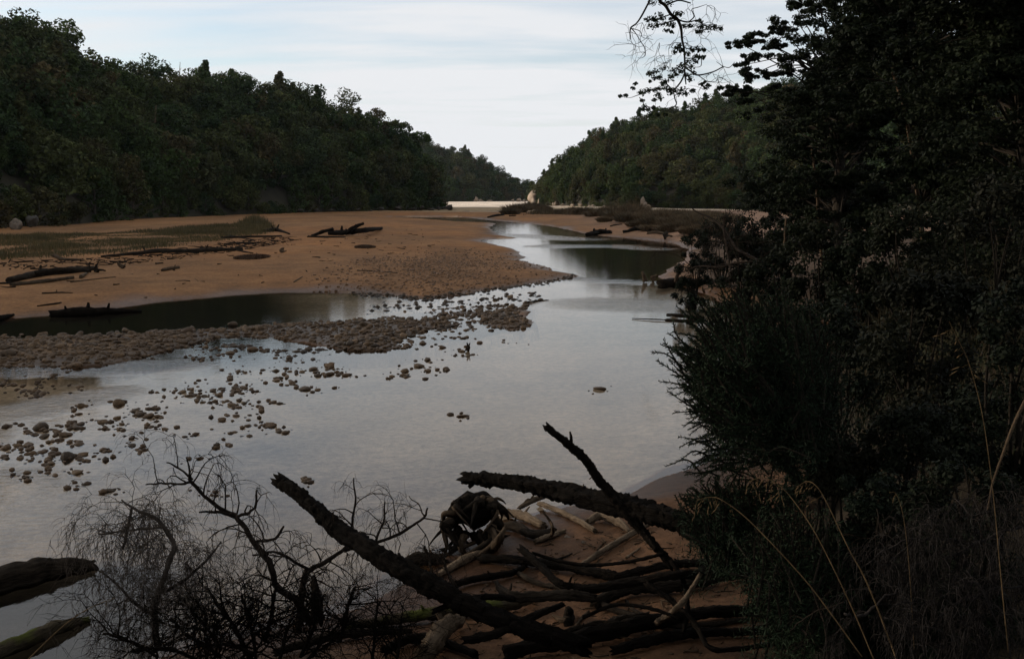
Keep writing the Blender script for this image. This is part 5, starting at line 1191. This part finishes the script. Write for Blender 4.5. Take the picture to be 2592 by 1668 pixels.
# gorse: arching shoots set with spines
def gorse(label, base, shoots, seed, name='gorse_bush', ln=.24, spine=.030, every=.0075):
    """shoots: list of (tip point, root point)"""
    rg = np.random.default_rng(seed); e = empty(name, base); tag(e, label, 'shrub'); base = np.array(base, float)
    st, sp, = MB(), []
    for (tip, root) in shoots:
        mid = root * .45 + tip * .55 + rg.normal(size=3) * .03 + np.array([0, 0, .04]); a, b = catmull([root, mid, tip], [.007, .005, .002], 5); st.add(*tube(a, b, 3, 0, 0, False))
        seg = np.linalg.norm(np.diff(a, axis=0), axis=1); L = seg.sum(); s = np.r_[0, np.cumsum(seg)]
        lo = max(0, L - ln); nsp = int((L - lo) / every); u = np.linspace(lo, L, nsp)
        P = np.stack([np.interp(u, s, a[:, i]) for i in range(3)], 1); T = (tip - mid); T = T / np.linalg.norm(T)
        for rep in range(2):
            d = rg.normal(size=(nsp, 3)); d -= (d @ T)[:, None] * T; d /= np.linalg.norm(d, axis=1)[:, None]; d = d * .8 + T * .65
            l = spine * (.6 + .8 * rg.random(nsp)) * (1 - .4 * (u - lo) / max(ln, .01)); w = np.cross(d, rg.normal(size=(nsp, 3))); w /= np.linalg.norm(w, axis=1)[:, None]
            sp.append(np.stack([P - w * .0038, P + w * .0038, P + d * l[:, None]], 1))
    sto = st.build('stems', M_NTRUNK, e)
    F_, Q_ = leaf_quads(np.array(fill), np.full(len(fill), .12), 60, .017, .9, rg, up=.3, aspect=.13, shell=.05); fill.clear()
    link('foliage', mesh_np('foliage', F_ - base, Q_, None, False, M_GORSE), e)
    V = np.vstack(sp).reshape(-1, 3); link('spines', mesh_np('spines', V - base, None, np.arange(len(V)).reshape(-1, 3), False, M_GORSE), sto); return e
rg = np.random.default_rng(71)
edge = [(1712, 776), (1768, 752), (1820, 758), (1672, 872), (1650, 892), (1690, 842), (1735, 800), (1662, 912), (1668, 965), (1700, 950), (1705, 1045), (1730, 1010), (1718, 1105), (1745, 1100), (1685, 1180), (1720, 1165), (1760, 1185), (1800, 1180), (1860, 1150), (1900, 1120), (1700, 880), (1680, 860), (1790, 770), (1860, 750), (1910, 735), (1740, 900), (1710, 1000), (1740, 1060), (1780, 1120), (1690, 990), (1722, 1130)]
sh = []
base = at(2000, 1290, 5.9); base[2] = float(ground_z(base[0], base[1]))
fill = []
def add_shoot(px, py, Y, L=None, c=(2060, 1060)):
    tip = at(px, py, Y); k = Y / FPX; L = L or .20 + .14 * rg.random()
    d = np.array([px - c[0], rg.normal() * 90, -(py - c[1]) + 60 + rg.normal() * 60.]); d[0] += rg.normal() * 60; d /= np.linalg.norm(d)
    root = tip - d * L + np.array([0, 0, -.03]); sh.append((tip, root)); fill.append(root)
for (x, y) in edge:
    add_shoot(x, y, 5.9 + rg.normal() * .1)
    for k in range(6): add_shoot(x + 22 + 60 * rg.random(), y + rg.normal() * 30, 5.9 + rg.normal() * .3)
for k in range(520):
    a = rg.random() * 6.28; q = math.sqrt(rg.random()); x, y = 1935 + 225 * q * math.cos(a), 960 + 215 * q * math.sin(a)
    if x < 1900 and 1085 < y < 1160 and rg.random() < .8: continue
    add_shoot(x, y, 5.5 + .8 * rg.random())
gorse('large spiny gorse bush jutting over the river on the right', base, sh, 72)
sh = []
for k in range(330):
    a = rg.random() * 6.28; q = math.sqrt(rg.random()); add_shoot(1860 + 170 * q * math.cos(a), 1290 + 90 * q * math.sin(a), 5.5 + .7 * rg.random(), c=(1880, 1350))
gorse('lower spiny gorse over the end of the black trunk', at(1870, 1400, 5.6) * np.array([1, 1, 0]) + np.array([0, 0, .9]), sh, 73)
sh = []
for k in range(330):
    a = rg.random() * 6.28; q = math.sqrt(rg.random()); add_shoot(2010 + 150 * q * math.cos(a), 1440 + 190 * q * math.sin(a), 4.7 + .6 * rg.random(), c=(2020, 1520))
gorse('black gorse mass below the drooping grass heads', at(2010, 1600, 4.8) * np.array([1, 1, 0]) + np.array([0, 0, .9]), sh, 74, every=.014)

M_UNDER = grass_material('undergrowth', [(.012, .016, .007), (.02, .02, .01), (.028, .02, .012), (.010, .013, .006)])
rg = np.random.default_rng(88)
BK = np.array([(.8, 2.4), (1.2, 4.0), (1.55, 5.2), (2.5, 7.0), (3.2, 9.0), (4.5, 13), (6.4, 19), (9.2, 26), (13, 33), (20, 36), (22, 20), (14, 10), (8, 4), (5, 2.2)])
pts = poly_samples(BK, 110000, rg); pts = pts[rg.random(len(pts)) < np.clip(7 / np.hypot(pts[:, 0], pts[:, 1]) + .25, 0, 1)]; zz = ground_z(pts[:, 0], pts[:, 1]); rr_ = np.hypot(pts[:, 0], pts[:, 1])
H = (.16 + .3 * np.clip(.5 + 1.5 * fbm(pts[:, 0] / .8, pts[:, 1] / .8, 70.), 0, 1)) * (.6 + .6 * rg.random(len(pts))) * np.clip(rr_ / 9, .6, 1.8)
o = link('undergrowth', mesh_np('undergrowth', *blades(np.c_[pts, zz - .02], H * .8, .0006 * rr_, rg, 1.1), False, M_UNDER)); tag(o, 'dark low undergrowth covering the shaded bank on the right', 'undergrowth', kind='stuff')
# ------------------------------------------------------------------ dry grass stalks
M_STRAW = wood_material('straw', (.05, .034, .017), (.13, .088, .046), scale=8.0, bump=.1)
def stalk(label, P, w, seed, heads=9, droop=1.0, name='grass_stalk'):
    rg = np.random.default_rng(seed); Q = np.array([at(*p) for p in P]); base = Q[-1]; e = empty(name, base); tag(e, label, 'grass')
    R = [.36 * k / FPX * q[1] for k, q in zip(w, Q)]; a, b = catmull(Q, R, 6); m = MB(); m.add(*tube(a, b, 5)); stm = m.build('stem', M_STRAW, e, True)
    h = MB(); n = int(len(a) * .42)
    for k in range(heads):
        i = int((k + .8 * rg.random()) / heads * n); p = a[i]; L = .018 + .03 * rg.random(); side = rg.normal() * .35
        d = np.array([side - .35, rg.normal() * .3, -1. * droop]); d /= np.linalg.norm(d); q = p + d * .012 * rg.random()
        h.add(*tube(np.array([p, q + d * L * .3]), [.0005, .0005], 3))
        for j in range(int(rg.integers(1, 4))):
            pp = q + d * L * (.25 + .45 * j) + rg.normal(size=3) * .003; e_ = d + rg.normal(size=3) * .18
            aa, bb = catmull([pp, pp + e_ * L * .25, pp + e_ * L * .5], [.0007, .0019, .0004], 3); h.add(*tube(aa, bb, 4))
    h.build('seed_head', M_STRAW, e, True).parent = stm; return e
stalk('arching dry grass stalk, leftmost of the drooping seed heads', [(1765, 1265, 3.3), (1800, 1258, 3.28), (1830, 1267, 3.25), (1897, 1318, 3.2), (2023, 1450, 3.1), (2096, 1542, 3.05), (2182, 1661, 3.0)], [2, 3, 3, 4, 4, 5, 5], 1)
stalk('arching dry grass stalk between two others, with hanging spikelets', [(1897, 1218, 3.25), (1930, 1208, 3.22), (1960, 1220, 3.2), (1995, 1250, 3.17), (2049, 1324, 3.1), (2096, 1410, 3.05), (2162, 1549, 3.0), (2215, 1675, 2.95)], [2, 3, 3, 3, 4, 4, 5, 5], 2, heads=12)
stalk('brightest arching dry grass stalk, right of the drooping pair', [(2018, 1232, 3.2), (2040, 1219, 3.2), (2062, 1226, 3.17), (2089, 1265, 3.15), (2149, 1390, 3.08), (2195, 1476, 3.05), (2261, 1645, 3.0), (2272, 1690, 2.95)], [2, 3, 3, 4, 4, 6, 7, 6], 3, heads=8)
stalk('tall upright grass stalk with sparse seeds at the right edge', [(2403, 815, 3.0), (2430, 870, 3.0), (2453, 921, 3.0), (2486, 1047, 2.98), (2512, 1232, 2.95), (2532, 1443, 2.9), (2552, 1650, 2.85)], [2, 2, 3, 3, 3, 4, 5], 4, heads=7, droop=.5)
stalk('short thin grass stalk with a pale bent tip', [(2252, 1246, 3.2), (2268, 1250, 3.2), (2285, 1300, 3.18), (2300, 1420, 3.1), (2314, 1641, 3.0)], [4, 3, 2, 2, 3], 5, heads=1)
stalk('yellow reed stem crossing the mossy log at the bottom left', [(292, 1512, 5.4), (250, 1528, 5.35), (210, 1548, 5.3), (165, 1580, 5.25), (110, 1630, 5.2), (50, 1690, 5.1)], [2, 3, 4, 5, 5, 6], 6, heads=4, name='reed')
log('dead_stick', [(2600, 1005, 3.4), (2570, 1065, 3.35), (2545, 1132, 3.3), (2515, 1215, 3.3), (2500, 1290, 3.2)], [9, 8, 7, 5, 4], M_WOOD_BROWN, 'grey bare stick leaning in at the right edge', 'branch')
# grey dead heather at the lower right corner
M_HEATH = wood_material('grey_heather', (.014, .012, .011), (.055, .048, .044), scale=10.0)
gz0 = at(2330, 1640, 3.3)
def hs(P, w): return (P, w)
dead_shrub('grey dead heather with shaggy hanging stems at the lower right corner', [hs([(2590, 1330, 3.2), (2500, 1360, 3.2), (2420, 1400, 3.2), (2330, 1425, 3.2), (2290, 1450, 3.2)], [6, 6, 6, 5, 4]), hs([(2190, 1430, 3.3), (2260, 1380, 3.3), (2330, 1362, 3.3), (2400, 1364, 3.3), (2450, 1380, 3.3)], [3, 4, 5, 5, 4]),
    hs([(2140, 1550, 3.15), (2160, 1562, 3.15), (2190, 1552, 3.15), (2230, 1520, 3.15), (2280, 1490, 3.15)], [5, 7, 6, 5, 4]), hs([(2370, 1290, 3.4), (2340, 1330, 3.35), (2310, 1370, 3.3), (2240, 1430, 3.3), (2200, 1450, 3.3)], [4, 4, 4, 4, 3]), hs([(2590, 1480, 3.0), (2480, 1500, 3.), (2400, 1540, 3.), (2350, 1600, 3.), (2330, 1680, 3.)], [4, 5, 5, 5, 5]),
    hs([(2420, 1260, 3.5), (2460, 1300, 3.4), (2540, 1290, 3.4), (2620, 1270, 3.4)], [3, 4, 4, 4]), hs([(2240, 1560, 3.), (2300, 1580, 3.), (2400, 1600, 2.95), (2500, 1640, 2.9)], [3, 4, 4, 4]), hs([(2450, 1440, 3.), (2520, 1560, 2.95), (2560, 1660, 2.9)], [3, 4, 4])], 81, .42, M_HEATH, M_HEATH, .022, .17, 2, r_tw=.0022, kids=(4, 6), base=gz0)
dead_shrub('thin dry bracken stems in the shade at the bottom right', [([(2050, 1480, 3.6), (2080, 1560, 3.5), (2100, 1680, 3.4)], [2, 3, 3]), ([(2220, 1290, 3.7), (2230, 1350, 3.6), (2240, 1450, 3.5)], [2, 2, 3]), ([(2000, 1600, 3.5), (2040, 1560, 3.5), (2140, 1520, 3.4)], [2, 3, 3]), ([(2440, 1180, 3.7), (2460, 1260, 3.6), (2500, 1400, 3.5)], [2, 3, 3])], 82, .2, M_TWIG, M_TWIG, .06, .16, 1, r_tw=.002)

# ------------------------------------------------------------------ tree over the viewer and its hanging branch
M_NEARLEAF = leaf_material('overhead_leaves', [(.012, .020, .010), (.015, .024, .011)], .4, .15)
TB = np.array([3.4, 1.2, 1.2])
ov = empty('overhanging_tree', TB); tag(ov, 'tree over the viewpoint whose leafy branch hangs into the sky', 'tree')
rg = np.random.default_rng(91)
m = MB(); a, b = catmull([TB - [0, 0, .4], TB + [-.1, .3, 2.6], TB + [-.3, .5, 5.2], TB + [-.5, .8, 8.]], [.24, .2, .15, .08], 6); m.add(*tube(a, b, 12, .2, 3.0)); m.build('trunk', M_NTRUNK, ov, True)
HB = MB()
YB = 6.0
def hb(P, w, mbx):
    Q = np.array([at(x, y, YB + (P_[2] if len(P_) > 2 else 0)) for P_ in P for x, y in [P_[:2]]]); R = [.5 * k / FPX * YB for k in w]; a, b = catmull(Q, R, 5); mbx.add(*tube(a, b, 6)); return a, b
top = at(1668, -40, YB)
a, b = catmull([TB + [-.3, .5, 5.0], TB * .5 + top * .5 + [0, 0, 3.2], top + [0.1, -.1, .7], top], [.07, .05, .03, .02], 6); HB.add(*tube(a, b, 8))
Z1 = 1540 / 300.
def z1(L): return [(1560 + x / Z1, y / Z1) for x, y in L]
MAIN = z1([(560, -200), (560, 0), (640, 80), (710, 190), (790, 250), (840, 370), (855, 520), (880, 640), (890, 800), (890, 950), (905, 1100)])
hb(MAIN, [8, 8, 8, 8, 8, 7, 6, 5, 5, 4, 3], HB)
SEC = [([(560, -200), (500, -120), (440, 0), (330, 210), (260, 310), (185, 375), (180, 520)], [7, 6, 5, 5, 4, 4, 2]), ([(640, 80), (740, 30), (830, 10), (965, 45)], [4, 4, 4, 3]), ([(790, 250), (860, 280), (940, 290), (1050, 265)], [4, 4, 4, 3]), ([(940, 290), (1010, 220), (980, 130), (1060, 100), (1180, 60)], [3, 3, 2, 2, 1]), ([(1050, 265), (1180, 350), (1400, 330)], [3, 2, 1]),
    ([(890, 880), (970, 930), (1060, 980), (1250, 940), (1390, 870)], [4, 4, 4, 3, 3]), ([(1390, 870), (1300, 805)], [2, 1]), ([(1390, 870), (1470, 880), (1540, 810)], [2, 2, 1]), ([(1060, 980), (1180, 1060), (1290, 1060), (1320, 1000)], [2, 2, 1, 1]), ([(890, 960), (830, 1080), (740, 1170), (680, 1120), (600, 1040)], [4, 4, 4, 3, 2]), ([(740, 1170), (760, 1280), (780, 1360), (700, 1420), (650, 1440)], [3, 3, 3, 2, 1]),
    ([(740, 1170), (560, 1160), (420, 1190), (280, 1240), (160, 1275), (20, 1240)], [3, 3, 2, 2, 1, 1]), ([(200, 375), (260, 450), (320, 550), (365, 620), (375, 720), (320, 760), (280, 755)], [3, 2, 2, 2, 2, 1, 1]), ([(200, 375), (290, 400), (320, 430), (345, 490), (480, 520)], [2, 2, 2, 1, 1]), ([(880, 640), (790, 630), (720, 620), (750, 530)], [3, 2, 2, 1]), ([(870, 620), (990, 650), (1100, 640)], [3, 2, 1]), ([(885, 760), (980, 760), (1090, 740), (1100, 860), (1010, 880)], [3, 2, 2, 2, 1]), ([(855, 500), (900, 480), (930, 580), (880, 620)], [2, 1, 1, 1]),
    ([(300, 1270), (350, 1340), (370, 1420), (440, 1480)], [2, 2, 2, 1]), ([(710, 190), (600, 230), (480, 270), (400, 250)], [3, 3, 2, 1]), ([(790, 260), (650, 300), (500, 340), (400, 350)], [3, 3, 2, 1]), ([(600, 1040), (530, 1030), (470, 950), (420, 960)], [2, 2, 2, 1])]
for P, w in SEC: hb([(x, y, rg.normal() * .05) for x, y in z1(P)], w, HB)
hbo = HB.build('hanging_branch', M_NTRUNK, ov, True)
TW = MB()                                              # bare wiry twigs
for (x, y) in [(200, 420), (300, 560), (365, 680), (250, 600), (340, 300), (1000, 150), (1180, 80), (1100, 300), (1300, 330), (1250, 940), (1390, 870), (1320, 1020), (1180, 1060), (760, 560), (680, 640), (560, 560), (900, 560), (940, 1150), (700, 1400), (1100, 500), (620, 720), (720, 780)]:
    for k in range(3):
        p = at(1560 + x / Z1, y / Z1, YB); d = np.array([rg.normal(), rg.normal() * .4, rg.normal() * .6 - .2]); grow(TW, p, d, .09 + .12 * rg.random(), .0016, 1, rg, .12, .9, None, 3, (1, 3), .6)
two = TW.build('twigs', M_NTRUNK, ov); two['kind'] = 'stuff'; two.parent = hbo
CL = [(470, 40, 55), (570, 30, 60), (680, 40, 60), (560, 200, 60), (480, 240, 55), (400, 255, 50), (600, 230, 50), (520, 260, 55), (450, 340, 75), (530, 330, 45), (620, 310, 55), (700, 310, 60), (740, 340, 40), (650, 400, 40), (720, 420, 35), (780, 180, 55), (830, 190, 50), (720, 250, 45), (880, 340, 45), (950, 330, 55), (1090, 270, 45), (1100, 350, 40), (1200, 375, 55), (1280, 360, 50), (1360, 370, 35), (1060, 420, 40), (1110, 410, 40),
      (800, 620, 55), (850, 660, 40), (760, 680, 45), (820, 590, 35), (1000, 650, 50), (1080, 640, 55), (1140, 655, 30), (920, 700, 40), (1030, 740, 50), (1090, 740, 45), (1140, 745, 30), (940, 800, 50), (1030, 800, 45), (860, 850, 60), (800, 890, 55), (960, 870, 60), (740, 920, 55), (780, 970, 55), (840, 940, 45), (920, 980, 50), (1000, 950, 40), (720, 1010, 50), (960, 1030, 45), (460, 950, 55), (530, 930, 60), (620, 890, 55), (430, 960, 40), (500, 1020, 40), (560, 1000, 45),
      (640, 1060, 45), (600, 1090, 45), (680, 1160, 60), (760, 1180, 70), (700, 1200, 55), (640, 1150, 50), (850, 1170, 60), (820, 1210, 60), (900, 1220, 50), (560, 1150, 45), (500, 1170, 50), (420, 1180, 55), (350, 1200, 55), (310, 1210, 35), (540, 1230, 50), (570, 1280, 45), (500, 1300, 35), (440, 1060, 25), (250, 1090, 25), (220, 1150, 30), (120, 1240, 30), (50, 1250, 25), (340, 1310, 30), (370, 1390, 45), (430, 1430, 50), (480, 1400, 30), (350, 1420, 35), (440, 1490, 45),
      (990, 1180, 35), (1110, 1090, 40), (1160, 1140, 45), (1200, 1110, 35), (1150, 1070, 25), (540, 1490, 35), (640, 1490, 35)]
C = [at(1560 + x / Z1, y / Z1, YB + rg.normal() * .08) for x, y, r in CL]; R = [r / Z1 / FPX * YB * 1.15 for x, y, r in CL]
V, Q = leaf_quads(C, R, 42, .0085, .7, rg, up=.6, shell=.1, aspect=.6)
link('leaves', mesh_np('leaves', V - TB, Q, None, False, M_NEARLEAF), hbo)
# its crown, above the frame, shades the bank
C, R = [], []
for k in range(190):
    x, y = -4.5 + 11 * rg.random(), -5 + 9.5 * rg.random(); zc = 5.6 + 3.0 * rg.random()
    if (zc - CAM_H) / max(y, .1) < .36 and y > 0: continue
    C.append(np.array([x, y, zc])); R.append(.7 + .6 * rg.random())
V, Q = leaf_quads(C, R, 90, .10, .45, rg, up=.8, shell=.1)
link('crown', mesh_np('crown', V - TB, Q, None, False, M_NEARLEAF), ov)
lm = MB()
for c in C[::4]:
    s = TB + np.array([-.3, .5, 4.5 + rg.random() * 2]); a, b = catmull([s, s * .5 + c * .5 + [0, 0, .4], c], [.06, .04, .015], 4); lm.add(*tube(a, b, 5))
lm.build('limbs', M_NTRUNK, ov)

# bare snags on the hills
log('dead_snag', [(455, 196, 175.), (455, 180, 175.), (456, 158, 175.)], [2.4, 1.8, .9], M_WOOD_PALE, 'thin bare snag standing above the left skyline', 'tree', stubs=[(.5, .5, -1, 9, .5)])
log('dead_snag', [(392, 310, 140.), (393, 290, 140.), (395, 268, 140.)], [4, 4, 2.4], M_WOOD_PALE, 'pale dead trunk in the middle of the left forest', 'tree')
log('dead_snag', [(1530, 432, 235.), (1529, 415, 235.), (1526, 402, 235.)], [4, 4, 2], M_WOOD_PALE, 'pale forked dead trunk on the right hillside', 'tree', stubs=[(.5, .6, -1, 5, .7)])
